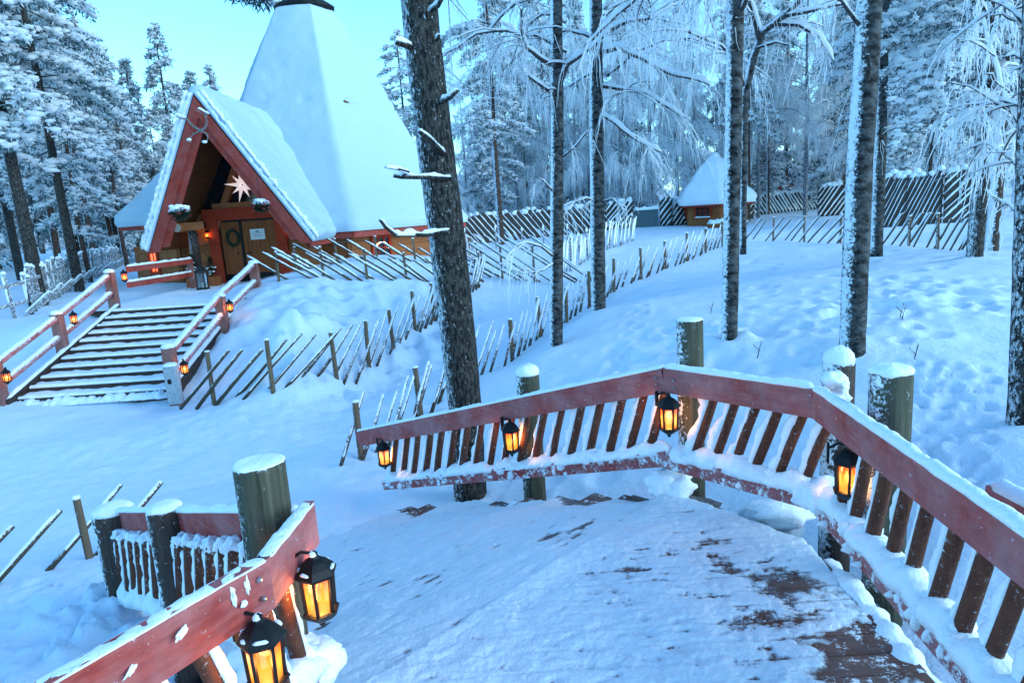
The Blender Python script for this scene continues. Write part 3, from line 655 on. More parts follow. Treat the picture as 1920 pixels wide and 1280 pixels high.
# ------------------------------------------------------------------ wide stair up to the big hut
st = empty('garden_stair', (-8.5, 15.5, 0), 'wide snow covered wooden stair with dark risers climbing to the big hut', 'stair')
NS, RS, TR = 11, 1.35/11, .375; XL, XR, Y0 = -10.0, -6.85, 13.35
mb = MB(); sm = MB(); r5 = random.Random(4)
for k in range(NS):
    y = Y0+k*TR; z = RS*(k+1)
    mb.box(((XL+XR)/2, y+.03, z-RS/2-.06), (XR-XL, .06, RS+.10)); mb.box(((XL+XR)/2, y+TR/2+.06, z-.028), (XR-XL-.004, TR+.02, .05))
    sm.sheet((XL+.02, y+.012+r5.uniform(0, .015), z-.002), (XR-.02, y+.012+r5.uniform(0, .015), z-.002), (XR-.02, y+TR+.02, z+.0), (XL+.02, y+TR+.02, z+.0), .052, 80, 3, k*5, .55, .035, 6.0, flat=('t',))
mb.build('treads', M['step'], st); sm.strip([(XL, Y0-.02, -.04), (XR, Y0-.02, -.02)], .30, .12, 3, step=.04, rough=.6, n=10, fine=.03); sm.build('snow', M['snow'], st, True)
for x in (XL-.05, XR+.05):
    mb = MB(); mb.beam((x, Y0-.2, .02), (x, Y0+NS*TR+.1, 1.35-.02), .08, .30); b_ = mb.build('stringer', M['step'], st)
    s = MB(); s.strip([(x, Y0-.2, .17), (x, Y0+NS*TR+.1, 1.35+.13)], .11, .05, x, step=.1); s.build('snow', M['snow'], b_, True)
pf = MB(); pf.box(((XL+XR)/2, Y0+NS*TR+2.9, 1.28), (XR-XL+1.5, 5.8, .12)); lp = pf.build('landing', M['step'], st)
s = MB(); s.sheet((XL-.7, Y0+NS*TR+.0, 1.34), (XR+.75, Y0+NS*TR+.0, 1.34), (XR+.75, Y0+NS*TR+5.8, 1.34), (XL-.7, Y0+NS*TR+5.8, 1.34), .05, 30, 30, 3, .5, .1, 1.5); s.build('snow', M['snow'], lp, True)

def sq_post(root, x, y, z0, z1, w_=.2, lean=0):
    p = MB(); p.beam((x, y, z0), (x, y, z1), w_, w_, up=(0, 1, 0)); o = p.build('post', M['redpost'], root)
    s = MB(); s.cap((x, y, z1), w_*.62, .09, rng.random()*40, n=12); s.build('snow_cap', M['snow'], o, True); return o
M['redpost'] = wood_mat('red_brown_post', (.17, .05, .035), (.27, .085, .06), 12, (1, 1, .3), .13, 14, .1, film=.15)
M['railfrost'] = wood_mat('frosted_red_rail', (.32, .05, .045), (.42, .085, .075), 9, (1, 1, 1), .16, 16, .25, film=.4)
def stair_rail(name, label, pts, hs, gaps=(.85, .42)):
    r = empty(name, pts[0], label, 'railing')
    for (x, y, z), h in zip(pts, hs): sq_post(r, x, y, z-.3, z+h)
    for (p, q), (h0, h1) in zip(zip(pts, pts[1:]), zip(hs, hs[1:])):
        p, q = Vector(p), Vector(q)
        for g in gaps:
            m = MB(); a = p+Vector((0, -.06, g)); b = q+Vector((0, -.06, g)); m.tube([a, b], .075, 10); o = m.build('rail', M['railfrost'], r, True)
            s = MB(); s.strip([a+Vector((0, 0, .05)), b+Vector((0, 0, .05))], .12, .05, rng.random()*40, step=.1, rough=.4); s.build('snow', M['snow'], o, True)
    return r
zs = lambda y: max(0, min(1.35, (y-Y0)/(NS*TR)*1.35))
LP = [(XL-.14, y, zs(y)) for y in (13.15, 15.25, 17.55)]
stair_rail('stair_railing', 'snowy red railing on the left side of the garden stair with three lit posts', LP, (.95, .95, .95))
RP = [(XR+.14, y, zs(y)) for y in (13.15, 15.85, 18.25)]
stair_rail('stair_railing', 'snowy red railing on the right side of the garden stair', RP, (1.0, .85, .9))
BR = [(XL-.10, 17.75, 1.35), (-10.55, 23.6, 1.42)]
BR = [tuple(P(236, 560, y=17.8)), tuple(P(362, 545, y=22.2))]
br = empty('porch_railing', BR[0], 'red two bar railing running from the stair top to the porch', 'railing')
for ga, gb in ((P(238, 505, y=17.8), P(360, 489, y=22.0)), (P(240, 534, y=17.8), P(360, 514, y=22.0))):
    m = MB(); m.beam(ga, gb, .06, .16); o = m.build('rail', M['redtrim'], br); s = MB(); s.strip([ga+Vector((0, 0, .07)), gb+Vector((0, 0, .07))], .08, .06, 3, step=.1); s.build('snow', M['snow'], o, True)
p = P(360, 520, y=22.1); m = MB(); m.box((p.x, p.y, 1.75), (.14, .14, 1.1)); m.build('post', M['redpost'], br)
GS = 'lanterns on the stair railings'
for px, py, y, lab in ((12, 706, 13.0, 'lantern on the bottom left stair post cut by the left edge'), (138, 597, 15.1, 'lantern on the middle post of the left stair railing'), (233, 518, 17.4, 'lantern on the top left stair post below the porch railing'),
                       (346, 690, 13.05, 'lantern half hidden behind the bottom right stair post'), (431, 575, 15.75, 'lantern peeking out on the middle right stair post')):
    q = P(px, py, y=y); lantern(q.x, q.y, q.z, 1.0, R_(30), lab, GS)
q = P(325, 722, y=12.75); eb = empty('meter_box', (q.x, q.y, 0), 'small grey meter box standing at the foot of the stair', 'electric box')
m = MB(); m.box((q.x, q.y, .35), (.22, .16, .75)); m.build('case', M['grey'], eb); m = MB(); m.box((q.x-.02, q.y-.083, .42), (.07, .012, .09)); m.build('socket', M['black'], eb)
m = MB(); m.cap((q.x, q.y, .72), .13, .05, 3); m.build('snow_cap', M['snow'], eb, True)

# ------------------------------------------------------------------ the big hut
hut = empty('timber_hut', (-8.1, 26, 1.4), 'tall hut with a huge snowy cone roof and a red A-frame porch', 'hut')
CX, CY, RE, ZE, ZT, RT = -7.95, 29.9, 6.30, 2.80, 11.62, 1.0; LEAN = .42
hx = [R_(5+60*i) for i in range(6)]      # angle from +x towards -y
def hv(i, r, z): a = hx[i % 6]; return Vector((CX+(LEAN if z > 9 else 0)+r*math.cos(a), CY-r*math.sin(a), z))
rf = MB()
for i in range(6): rf.add([hv(i, RE, ZE-.12), hv(i+1, RE, ZE-.12), hv(i+1, RT, ZT-.1), hv(i, RT, ZT-.1)], [(0, 3, 2, 1)])
rf.add([hv(i, RE-.02, ZE-.16) for i in range(6)], [tuple(range(6))]); cone = rf.build('cone_roof', M['soffit'], hut)
s = MB()
prof = [(0, 0), (.12, -.30), (.3, -.42), (.55, -.34), (.8, -.15), (1, 0)]
def cone_pt(ang, t):        # faceted cone with softened hips and a slight hollow curve
    k = (math.degrees(ang)-5) % 60/60; r_hex = math.cos(R_(30))/math.cos(R_(60*k-30)); soft = .965
    rr = r_hex*.97+soft*.03
    r = (RE+.12)*(1-t)+RT*t; r += -.95*math.sin(math.pi*min(1, t*1.02))*(1-t)*.55
    return r*rr
NA, NZ = 168, 90; vs = []
for j in range(NZ+1):
    t = j/NZ
    for i in range(NA):
        a = 2*math.pi*i/NA+R_(5); r = cone_pt(a, t); p = Vector((CX+LEAN*t+r*math.cos(a), CY-r*math.sin(a), ZE+.02+t*(ZT-ZE)))
        e = min(1, t*RE*1.6/.30); e = math.sqrt(max(0, 1-(1-e)**2))
        q = .22*e*(1+.20*mnoise.noise(p*.9)+.10*mnoise.noise(p*2.3)+(.35*mnoise.noise(p*3.5) if t < .05 else 0)); 
        q += .10*mnoise.noise(p*.45+Vector((3, 1, 0)))*e
        if .50 < t < .60: q -= .10*max(0, mnoise.noise(Vector((p.x*1.5, p.y*1.5, p.z*4.5)))-.12)*math.sin((t-.5)/.1*math.pi)*3
        q *= min(1, .12+(1-t)/.035); vs.append(p+Vector((math.cos(a)*q*.85, -math.sin(a)*q*.85, q*.6)))
fs = [(j*NA+i, (j+1)*NA+i, (j+1)*NA+(i+1) % NA, j*NA+(i+1) % NA) for j in range(NZ) for i in range(NA)]
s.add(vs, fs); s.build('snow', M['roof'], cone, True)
fa = MB()
for i in range(6): fa.beam(hv(i, RE+.03, ZE-.10), hv(i+1, RE+.03, ZE-.10), .05, .20)
fa.build('fascia', M['redtrim'], cone)
tp = MB(); tp.lathe((CX+LEAN, CY, ZT), [(RT+.10, -.12), (RT+.20, .02), (RT+.22, .12), (RT+.02, .26), (RT*.8, .36)], 14); vent = tp.build('smoke_vent', M['black'], hut)
tp = MB(); tp.cap((CX-.5, CY-.3, ZT+.25), .35, .22, 4); tp.build('snow_cap', M['snow'], vent, True)
wl = MB(); RW = RE-.85
for k in range(7):
    z = .85+k*.29
    for i in range(6):
        a, b = hv(i, RW, z), hv(i+1, RW, z); d = (b-a).normalized()
        wl.beam(a-d*.12, b+d*.12, .16, .278)
wl.build('log_wall', M['log'], hut)
def window(root, c, w_, h, nx, mats=('doorred', 'glass'), dirx=(1, 0, 0), out=(0, -1, 0), bars=True, lights=False, fr=.09):
    c, dx, o_ = Vector(c), Vector(dirx).normalized(), Vector(out).normalized(); up = Vector((0, 0, 1)); m = MB()
    for sgn in (-1, 1):
        m.beam(c+dx*sgn*(w_/2)-up*(h/2), c+dx*sgn*(w_/2)+up*(h/2), fr, fr, up=o_); m.beam(c-dx*(w_/2+fr/2)+up*sgn*(h/2+fr/2)+o_*.004, c+dx*(w_/2+fr/2)+up*sgn*(h/2+fr/2)+o_*.004, fr, fr, up=up)
    f = m.build('window', M[mats[0]], root); m = MB(); q = c-o_*.02
    m.add([q-dx*w_/2-up*h/2, q+dx*w_/2-up*h/2, q+dx*w_/2+up*h/2, q-dx*w_/2+up*h/2], [(0, 1, 2, 3)]); m.build('pane', M[mats[1]], f)
    if bars:
        m = MB()
        for k in range(1, nx): m.beam(c-dx*w_/2+dx*w_*k/nx-up*h/2, c-dx*w_/2+dx*w_*k/nx+up*h/2, .03, .03, up=o_)
        m.beam(c-dx*w_/2, c+dx*w_/2, .026, .026); m.build('bars', M[mats[0]], f)
    if lights:
        m = MB()
        for k in range(16): t = R_(180*k/15); m.lump(c+o_*.03+dx*(.36*w_*math.cos(t))-up*(h*.05)+up*(.32*h*math.sin(t)), (.022, .022, .022), k, amp=0)
        m.build('candle_arch', M['fairy'], f, True)
    return f
v0, v1, v5 = hv(1, RW, 0), hv(0, RW, 0), hv(2, RW, 0)
d01 = (v0-v5).normalized(); n01 = Vector((d01.y, -d01.x, 0)); n01 = n01 if n01.y < 0 else -n01
d10 = (v1-v0).normalized(); n10 = Vector((d10.y, -d10.x, 0)); n10 = n10 if n10.y < 0 else -n10
wc = v0+d10*1.5+n10*.12; window(hut, (wc.x, wc.y, 2.12), .95, .72, 3, dirx=d10, out=n10, lights=True)

# porch: ridge, roof slabs, boards
FA, FL, FR = P(364, 176, y=21.0), P(281, 472, y=21.7), P(585, 448, y=21.7); YB = 27.2
FL.z = FR.z = (FL.z+FR.z)/2
RB = Vector((FA.x, YB+1.2, FA.z)); BL = Vector((FL.x, YB, FL.z)); BRt = Vector((FR.x, YB, FR.z))
def slab(a, b, c, d, th, m, name, par):
    n = (b-a).cross(d-a).normalized(); n = n if n.z > 0 else -n
    q = MB(); q.hexa([a-n*th, b-n*th, c-n*th, d-n*th, a, b, c, d] if ((b-a).cross(d-a)).z > 0 else [d-n*th, c-n*th, b-n*th, a-n*th, d, c, b, a]); return q.build(name, M[m], par), n
for (fo, ba, sg) in ((FL, BL, -1), (FR, BRt, 1)):
    o, n = slab(FA, fo, ba, RB, .10, 'soffit', 'porch_roof', hut)
    q = MB(); e = Vector((0, -.05, 0)); ex = (fo-FA).normalized()*.05
    q.sheet(FA+e+n*.012, fo+ex+e+n*.012, ba+ex+n*.012, RB+n*.012, .34, 46, 34, 4+sg, .30, .20, 1.6, flat=('l', 't'))
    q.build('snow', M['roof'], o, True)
    u1, u2 = (fo-FA).normalized(), ((FR if sg < 0 else FL)-FA).normalized(); bis = (u1+u2).normalized(); sh = math.sqrt(max(1e-6, 1-bis.dot(u1)**2)); inw = (bis-u1*bis.dot(u1)).normalized(); Lb = (fo-FA).length
    for nm_, w0, w1, y0, y1, cut in (('barge_board', .04, .33, -.06, .0, -.10), ('inner_barge_board', .29, .52, .012, .08, .25)):
        a0, a1 = FA+bis*(w0/sh), FA+bis*(w1/sh); c0, c1 = FA+inw*w0+u1*(Lb-cut), FA+inw*w1+u1*(Lb-cut-(.22 if cut < 0 else .12)); fr_, bk_ = Vector((0, y0-.03, 0)), Vector((0, y1-.03, 0))
        pts = [a0, c0, c1, a1]
        if sg > 0: pts = pts[::-1]
        q = MB(); q.hexa([p_+bk_ for p_ in pts]+[p_+fr_ for p_ in pts]); q.build(nm_, M['redtrim'], o)
    if sg == 1:
        q = MB(); q.beam(fo-n*.1+Vector((.03, 0, -.05)), ba-n*.1+Vector((.03, -2.2, -.05)), .05, .2); q.build('fascia', M['redtrim'], o)
    q = MB()
    q.strip([FA+e*.6+n*.20, fo+ex+e*.6+n*.20], .20, .08, 5+sg, step=.06, rough=.9, n=10, fine=.05); q.strip([FA+e*.9+n*.05, fo+ex+e*.9+n*.05], .14, .14, 9+sg, step=.06, rough=.7, n=10, fine=.05)
    q.build('snow_edge', M['snow'], o, True)
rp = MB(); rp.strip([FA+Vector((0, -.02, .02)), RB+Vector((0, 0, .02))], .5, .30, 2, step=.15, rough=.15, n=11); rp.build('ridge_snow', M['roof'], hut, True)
YW = 24.0
def W(px, py, y=YW): return P(px, py, y=y)
xl, xr = W(352, 470).x, W(600, 460).x; zE = FL.z
m = MB()
dl, dr = W(414, 470).x, W(524, 460).x; zt = W(465, 402).z; zb = 1.33
for k in range(9):
    m.box(((xl+dl-.2)/2, YW+.12, zb+.13+k*.27), (dl-.2-xl, .16, .26))
m.build('porch_wall', M['log'], hut); m = MB()
for k in range(9): m.box(((dr+.2+xr)/2, YW+.12, zb+.13+k*.27), (xr-dr-.2, .16, .26))
m.build('porch_wall', M['log'], hut)
# gable triangle: dark glass with a rafter each side
zL = W(465, 386).z
def gx(z, sg): f = (FL if sg < 0 else FR); k = (z-FL.z)/(FA.z-FL.z); return f.x+(FA.x-f.x)*k
m = MB(); m.add([(gx(zL, -1), YW+.20, zL), (gx(zL, 1), YW+.20, zL), (FA.x, YW+.20, FA.z-.2)], [(0, 1, 2)]); m.build('gable_glass', M['glass'], hut)
for sg in (-1, 1):
    m = MB(); m.beam((gx(zE+.4, sg)-sg*.62, YW+.06, zE-.3), (FA.x-sg*.40, YW+.06, FA.z-.55), .20, .26, up=(0, 1, 0)); m.build('rafter', M['log'], hut)
m = MB(); m.box(((gx(zL, -1)+gx(zL, 1))/2, YW+.03, zL+.04), (abs(gx(zL, 1)-gx(zL, -1))-1.1, .26, .20)); m.build('tie_beam', M['log'], hut)
fr = MB(); fw = .36
fr.box((dl-fw/2+.05, YW-.02, (zb+zL)/2-.1), (fw, .22, zL-zb-.2)); fr.box((dr+fw/2-.05, YW-.02, (zb+zL)/2-.1), (fw, .22, zL-zb-.2)); fr.box(((dl+dr)/2, YW-.03, zL-.24), (dr-dl+fw*2+.1, .25, .40)); fr.build('door_frame', M['doorred'], hut)
zd = zL-.44; mid = W(454, 460).x
for nm, a, b in (('door', dl+.08, mid-.02), ('door', mid+.06, dr-.08)):
    m = MB(); n_ = max(2, int((b-a)/.14))
    for k in range(n_): m.box((a+(k+.5)*(b-a)/n_, YW+.06, (zb+zd)/2+.12), ((b-a)/n_-.008, .06, zd-zb-.30))
    for z in (zb+.7, zd-.35): m.box(((a+b)/2, YW+.05, z), (b-a-.02, .06, .10))
    o = m.build(nm, M['door'], hut)
    m = MB(); m.box(((a+b)/2, YW+.035, zb+.15), (b-a-.01, .03, .28)); m.build('kick_plate', M['black'], o)
    m = MB()
    m.tube([(a+.10 if a > mid else b-.08, YW-.03, zb+1.0), ((a+.26) if a > mid else b-.2, YW-.03, zb+1.0)], .016, 8); m.build('handle', M['black'], o)
m = MB()
for x in (dl+.035, mid+.02, dr-.035): m.box((x, YW+.03, (zb+zd)/2), (.075, .11, zd-zb))
m.box(((dl+dr)/2, YW+.032, zd-.03), (dr-dl, .10, .07)); m.build('door_jamb', M['black'], hut)
# log beams that carry the porch
for px, py in ((331, 427), (533, 417)):
    a = P(px, py, y=22.15); m = MB(); m.tube([a, (a.x, YW+.3, a.z)], .145, 14); o = m.build('log_beam', M['log'], hut, True)
    m = MB(); m.tube([a-Vector((0, .012, 0)), a+Vector((0, .002, 0))], .140, 14); m.build('sawn_end', M['logend'], o)
a = P(331, 427, y=22.3); m = MB(); m.beam(a+Vector((.1, .1, .02)), Vector((W(385, 440, 22.6).x, 22.6, a.z+.02)), .2, .24); m.build('cross_beam', M['log'], hut)
m = MB(); m.tube([(W(366, 470, 23.0).x, 23.0, 1.3), (W(366, 470, 23.0).x, 23.0, 3.2)], .15, 12); m.build('porch_column', M['darkpost'], hut, True)
def pyramid_snow(mb, cx, cy, R, ze, zt, rot, n=6, th=.3, seed=0, NA=96, NZ=34):
    vs = []
    for j in range(NZ+1):
        t = (j/NZ)**1.0
        for i in range(NA):
            a = 2*math.pi*i/NA; k = (a-rot) % (2*math.pi/n)-math.pi/n; rh = math.cos(math.pi/n)/math.cos(k)*.94+.06*math.cos(math.pi/n)**.5
            r = max(.03, R*(1-t)*rh); p = Vector((cx+r*math.cos(a), cy-r*math.sin(a), ze+t*(zt-ze))); e = min(1, t*R*1.5/.28); e = math.sqrt(max(0, 1-(1-e)**2))
            q = th*e*(1+.22*mnoise.noise(p*1.3+Vector((seed, 0, 0)))+.12*mnoise.noise(p*3.3)+(.5*mnoise.noise(p*4) if t < .08 else 0)); s_ = min(1, (1-t)*4)
            vs.append(p+Vector((math.cos(a)*q*.8*s_, -math.sin(a)*q*.8*s_, q*.6)))
    mb.add(vs, [(j*NA+i, (j+1)*NA+i, (j+1)*NA+(i+1) % NA, j*NA+(i+1) % NA) for j in range(NZ) for i in range(NA)]+[tuple(NZ*NA+i for i in range(NA))[::-1]])
# left part of the hut under its own small snowy roof
lw = empty('side_hut', (-13.6, 27, 1.5), 'small log side hut with red window left of the porch under thick snow', 'hut')
lc = Vector((-12.15, 26.7, 0)); LR = 2.3
def lv(i, r, z): a = R_(18+60*i); return Vector((lc.x+r*math.cos(a), lc.y-r*math.sin(a), z))
m = MB()
for k in range(7):
    for i in range(6): A_, B_ = lv(i, LR-.45, 1.0+k*.27), lv(i+1, LR-.45, 1.0+k*.27); dd = (B_-A_).normalized(); m.beam(A_-dd*.1, B_+dd*.1, .14, .26)
m.build('log_wall', M['log'], lw)
ze = P(232, 428, y=25.2).z; m = MB()
for i in range(6): m.add([lv(i, LR, ze), lv(i+1, LR, ze), (lc.x, lc.y, ze+2.1)], [(0, 2, 1)])
m.add([lv(i, LR-.01, ze-.01) for i in range(6)], [tuple(range(6))]); ro = m.build('roof', M['soffit'], lw)
m = MB()
for i in range(6): m.beam(lv(i, LR+.03, ze), lv(i+1, LR+.03, ze), .05, .18)
m.build('fascia', M['redtrim'], ro)
m = MB()
pyramid_snow(m, lc.x, lc.y, LR+.1, ze+.04, ze+2.2, R_(18), seed=3)
m.build('snow', M['roof'], ro, True)
wa, wb_ = lv(1, LR-.45, 0), lv(2, LR-.45, 0); dd = (wa-wb_).normalized(); nn = Vector((dd.y, -dd.x, 0)); nn = nn if nn.y < 0 else -nn
wq = wb_.lerp(wa, .42)+nn*.1; window(lw, (wq.x, wq.y, 2.2), .38, .75, 2, mats=('doorred', 'red_glow'), dirx=dd, out=nn, bars=True)

# things hung on and set out around the porch
q = P(372, 228, y=20.85); an = MB()
def curve(pts): return [Vector(pts[0]).lerp(Vector(pts[0]), 0)]+[Vector(p_) for p_ in pts[1:]]
def bez(p0, p1, p2, n=10): p0, p1, p2 = map(Vector, (p0, p1, p2)); return [p0*(1-t)**2+p1*2*t*(1-t)+p2*t*t for t in [i/n for i in range(n+1)]]
def aq(px, py, y=20.8): return P(px, py, y=y)
ant = empty('reindeer_antlers', q, 'pale branching reindeer antlers fixed at the gable peak', 'antlers')
an.tube(bez(aq(376, 245), aq(352, 232), aq(352, 222)), [.038-.002*i for i in range(11)], 8); an.tube(bez(aq(352, 224), aq(336, 224), aq(325, 214, 20.6)), [.027-.0015*i for i in range(11)], 7)
an.tube(bez(aq(376, 245), aq(394, 238), aq(384, 214, 20.6)), [.038-.002*i for i in range(11)], 8); an.tube(bez(aq(384, 220), aq(396, 222), aq(366, 206, 20.4)), [.027-.0015*i for i in range(11)], 7)
an.tube(bez(aq(374, 246), aq(352, 254), aq(358, 268)), [.027-.0015*i for i in range(11)], 7); an.tube(bez(aq(374, 246), aq(398, 250), aq(385, 270)), [.027-.0015*i for i in range(11)], 7)
an.build('antler', M['antler'], ant, True)
m = MB(); m.strip(bez(aq(386, 214, 20.7), aq(396, 216, 20.6), aq(370, 203, 20.5), 6), .11, .06, 3, step=.03); m.strip(bez(aq(350, 220), aq(338, 221), aq(328, 213, 20.7), 6), .09, .05, 4, step=.03); m.lump(aq(355, 262), (.08, .06, .05), 2); m.lump(aq(384, 266), (.08, .06, .05), 3); m.build('snow', M['snow'], ant, True)
q = P(454, 347, y=23.7); sr = empty('paper_star', q, 'pale pink nine pointed paper star lit in the gable window', 'star lamp'); m = MB()
for k in range(9):
    a = R_(90+40*k+4); L = (.60 if k % 2 == 0 else .46); d = Vector((math.cos(a), 0, math.sin(a))); n_ = Vector((-d.z, 0, d.x)); o = q+Vector((0, .08*((k % 2)-.5), 0))
    t_ = o+d*L; b_ = .085; m.add([o+d*.05+n_*b_, o+d*.05-n_*b_, o+d*.05+Vector((0, -b_, 0)), o+d*.05+Vector((0, b_, 0)), t_], [(0, 4, 2), (2, 4, 1), (1, 4, 3), (3, 4, 0), (0, 2, 1, 3)])
m.build('star', M['star'], sr)
def hanging(px, py, y, r, top, lab):
    c = P(px, py, y=y); o = empty('hanging_planter', c, lab, 'planter', 'planters hanging from the porch eaves'); m = MB(); s = MB(); rr = random.Random(px)
    for k in range(420):
        th = rr.uniform(0, 6.283); ph = rr.uniform(-1, 1); d = Vector((math.cos(th)*math.sqrt(1-ph*ph), math.sin(th)*math.sqrt(1-ph*ph), ph*.8)); e = d.cross(Vector((rr.uniform(-1, 1), rr.uniform(-1, 1), rr.uniform(-1, 1)))).normalized()*.018
        p0 = c+d*r*.45; (m if (ph < .25 or rr.random() < .35) else s).add([p0-e, p0+e, c+d*r*rr.uniform(.85, 1.12)], [(0, 1, 2)])
    for k in range(16): a = rr.uniform(0, 6.283); s.lump(c+Vector((math.cos(a)*r*rr.uniform(0, .7), math.sin(a)*r*rr.uniform(0, .7), r*rr.uniform(.25, .62))), (r*.3, r*.3, r*.16), k, sub=2)
    m.build('twigs', M['needle'], o); s.build('snow', M['snow'], o, True); b = MB()
    for k in range(12): a = rr.uniform(0, 6.283); b.lump(c+Vector((math.cos(a)*r*.85, math.sin(a)*r*.85, r*rr.uniform(-.5, .4))), (.03, .03, .03), k, amp=0)
    b.build('berries', M['berry'], o); h = MB(); h.tube([c+Vector((0, 0, r*.3)), c+Vector((0, 0, top))], .008, 6); h.build('cord', M['iron'], o)
hanging(337, 400, 20.9, .34, 1.1, 'larger snow topped ball planter hanging from the left bargeboard'); hanging(489, 386, 20.9, .29, .9, 'smaller ball planter hanging in front of the door lintel')
GW = 'wall lanterns beside the door'
for px, py, lab in ((388, 440, 'wall lantern left of the wreathed door'), (545, 428, 'wall lantern right of the double door under the bargeboard')):
    q = P(px, py, y=YW-.16); lantern(q.x, q.y, q.z, .98, R_(30), lab, GW)
q = P(437, 446, y=YW-.04); wr = empty('door_wreath', q, 'dark green twig wreath on the left door leaf', 'wreath'); m = MB(); rr = random.Random(2)
for k in range(260):
    a = rr.uniform(0, 6.283); c = q+Vector((math.cos(a)*.19, rr.uniform(-.04, .03), math.sin(a)*.26)); b = rr.uniform(-1, 1); d = Vector((-math.sin(a)+math.cos(a)*b, rr.uniform(-.5, .2), math.cos(a)+math.sin(a)*b)).normalized(); e = d.cross(Vector((0, 1, .3))).normalized()*.012
    m.add([c-e, c+e, c+d*.11], [(0, 1, 2)])
m.tube([q+Vector((math.cos(R_(30*k))*.19, 0, math.sin(R_(30*k))*.26)) for k in range(13)], .04, 8); m.build('twigs', M['needle'], wr)
q = P(483, 439, y=YW-.01); ns = empty('door_notice', q, 'white paper notice on the right door leaf', 'notice'); m = MB(); m.box(q, (.50, .012, .36)); m.build('paper', M['paper'], ns); m = MB()
for k, (wd, zz) in enumerate(((.12, .10), (.34, .04), (.26, -.02), (.30, -.07))): m.box((q.x+(.0 if k else 0), q.y-.0075, q.z+zz), (wd, .003, .010 if k else .04))
m.build('print', M['ink'], ns)
fl = P(381, 540, z=1.37); fl = P(381, 540, y=21.4); fz = T(fl.x, 21.4)+.04
L2 = empty('floor_lantern', (fl.x, 21.4, 1.38), 'tall dark floor lantern standing on the landing by the planters', 'lantern'); z0 = 1.38; m = MB()
for a in (-1, 1):
    for b in (-1, 1): m.box((fl.x+a*.12, 21.4+b*.12, z0+.30), (.03, .03, .50))
m.box((fl.x, 21.4, z0+.03), (.30, .30, .06)); m.box((fl.x, 21.4, z0+.56), (.30, .30, .04)); m.build('frame', M['iron'], L2)
m = MB(); m.lathe((fl.x, 21.4, z0+.58), [(.20, 0), (.10, .12), (.06, .14), (.06, .18), (.015, .2), (.012, .26)], 4, rot=R_(45)); m.build('roof', M['iron'], L2); m = MB(); m.tube([(fl.x, 21.4, z0+.06), (fl.x, 21.4, z0+.22)], .05, 10); m.build('candle', M['paper'], L2)
m = MB(); m.box((fl.x, 21.4, z0+.31), (.215, .215, .46)); gl, n_, l_, b_ = mat('clear_glass'); b_.inputs['Transmission Weight'].default_value = .9; b_.inputs['Base Color'].default_value = (.6, .7, .75, 1); b_.inputs['Roughness'].default_value = .05; M['clear'] = gl; m.build('glass', gl, L2)
for px, py, hh, lab in ((366, 515, .75, 'dark potted conifer on the porch against the column'), (398, 505, .62, 'small potted conifer in the wooden box by the door')):
    c = P(px, py+14, y=22.6); c.z = 1.38; o = empty('potted_conifer', c, lab, 'potted plant', 'potted conifers on the porch'); m = MB(); m.box((c.x, c.y, c.z+.15), (.42, .38, .30)); m.build('wooden_pot', M['door'], o); m = MB(); rr = random.Random(px)
    for k in range(420):
        t = rr.random(); a = rr.uniform(0, 6.283); r_ = .24*(1-t)**.8; p0 = c+Vector((0, 0, .32+t*hh)); d = Vector((math.cos(a), math.sin(a), .35)); e = Vector((-math.sin(a), math.cos(a), 0))*.014
        p1 = p0+d*r_*rr.uniform(.2, .8); m.add([p1-e, p1+e, p1+d*(.08+r_*.4)], [(0, 1, 2)])
    m.tube([c+Vector((0, 0, .3)), c+Vector((0, 0, .3+hh))], .02, 6); m.build('needles', M['needle'], o)
    s = MB()
    for k in range(8): s.lump(c+Vector((rr.uniform(-.15, .15), rr.uniform(-.15, .05), .35+rr.random()*hh*.6)), (.06, .06, .03), k)
    s.build('snow', M['snow'], o, True)

# ------------------------------------------------------------------ small hut across the field
sh = empty('log_kota', (12.6, 43, 1.45), 'little six sided log hut with pointed snowy roof and red windows', 'hut'); kc = Vector((13.3, 43.6, 1.42)); KR = 2.4; ke = P(1330, 385, y=41.3).z; kt = P(1332, 296, y=43.6).z
def kv(i, r, z): a = R_(40+60*i); return Vector((kc.x+r*math.cos(a), kc.y-r*math.sin(a), z))
m = MB()
for k in range(7):
    for i in range(6): A_, B_ = kv(i, KR-.5, .9+k*.26), kv(i+1, KR-.5, .9+k*.26); dd = (B_-A_).normalized(); m.beam(A_-dd*.12, B_+dd*.12, .14, .25)
m.build('log_wall', M['log'], sh); m = MB()
for i in range(6): m.add([kv(i, KR, ke), kv(i+1, KR, ke), (kc.x, kc.y, kt)], [(0, 2, 1)])
m.add([kv(i, KR-.01, ke-.01) for i in range(6)], [tuple(range(6))]); ro = m.build('roof', M['soffit'], sh); m = MB()
for i in range(6): m.beam(kv(i, KR+.03, ke), kv(i+1, KR+.03, ke), .05, .16)
m.build('fascia', M['redtrim'], ro); m = MB()
pyramid_snow(m, kc.x, kc.y, KR+.12, ke+.04, kt+.1, R_(40), th=.34, seed=8)
m.cap((kc.x, kc.y, kt-.15), .32, .45, 3); m.build('snow', M['snow'], ro, True)
for i in (0, 1, 2):
    A_, B_ = kv(i, KR-.30, 0), kv(i+1, KR-.30, 0); mm = A_.lerp(B_, .5); dd = (B_-A_).normalized(); nn = Vector((mm.x-kc.x, mm.y-kc.y, 0)).normalized()
    f = window(sh, (mm.x, mm.y, 2.38), 1.0, .66, 3, dirx=dd, out=nn); m = MB(); m.strip([mm-dd*.5+nn*.08+Vector((0, 0, 1.97)), mm+dd*.5+nn*.08+Vector((0, 0, 1.97))], .14, .08, i); m.build('snow', M['snow'], f, True)
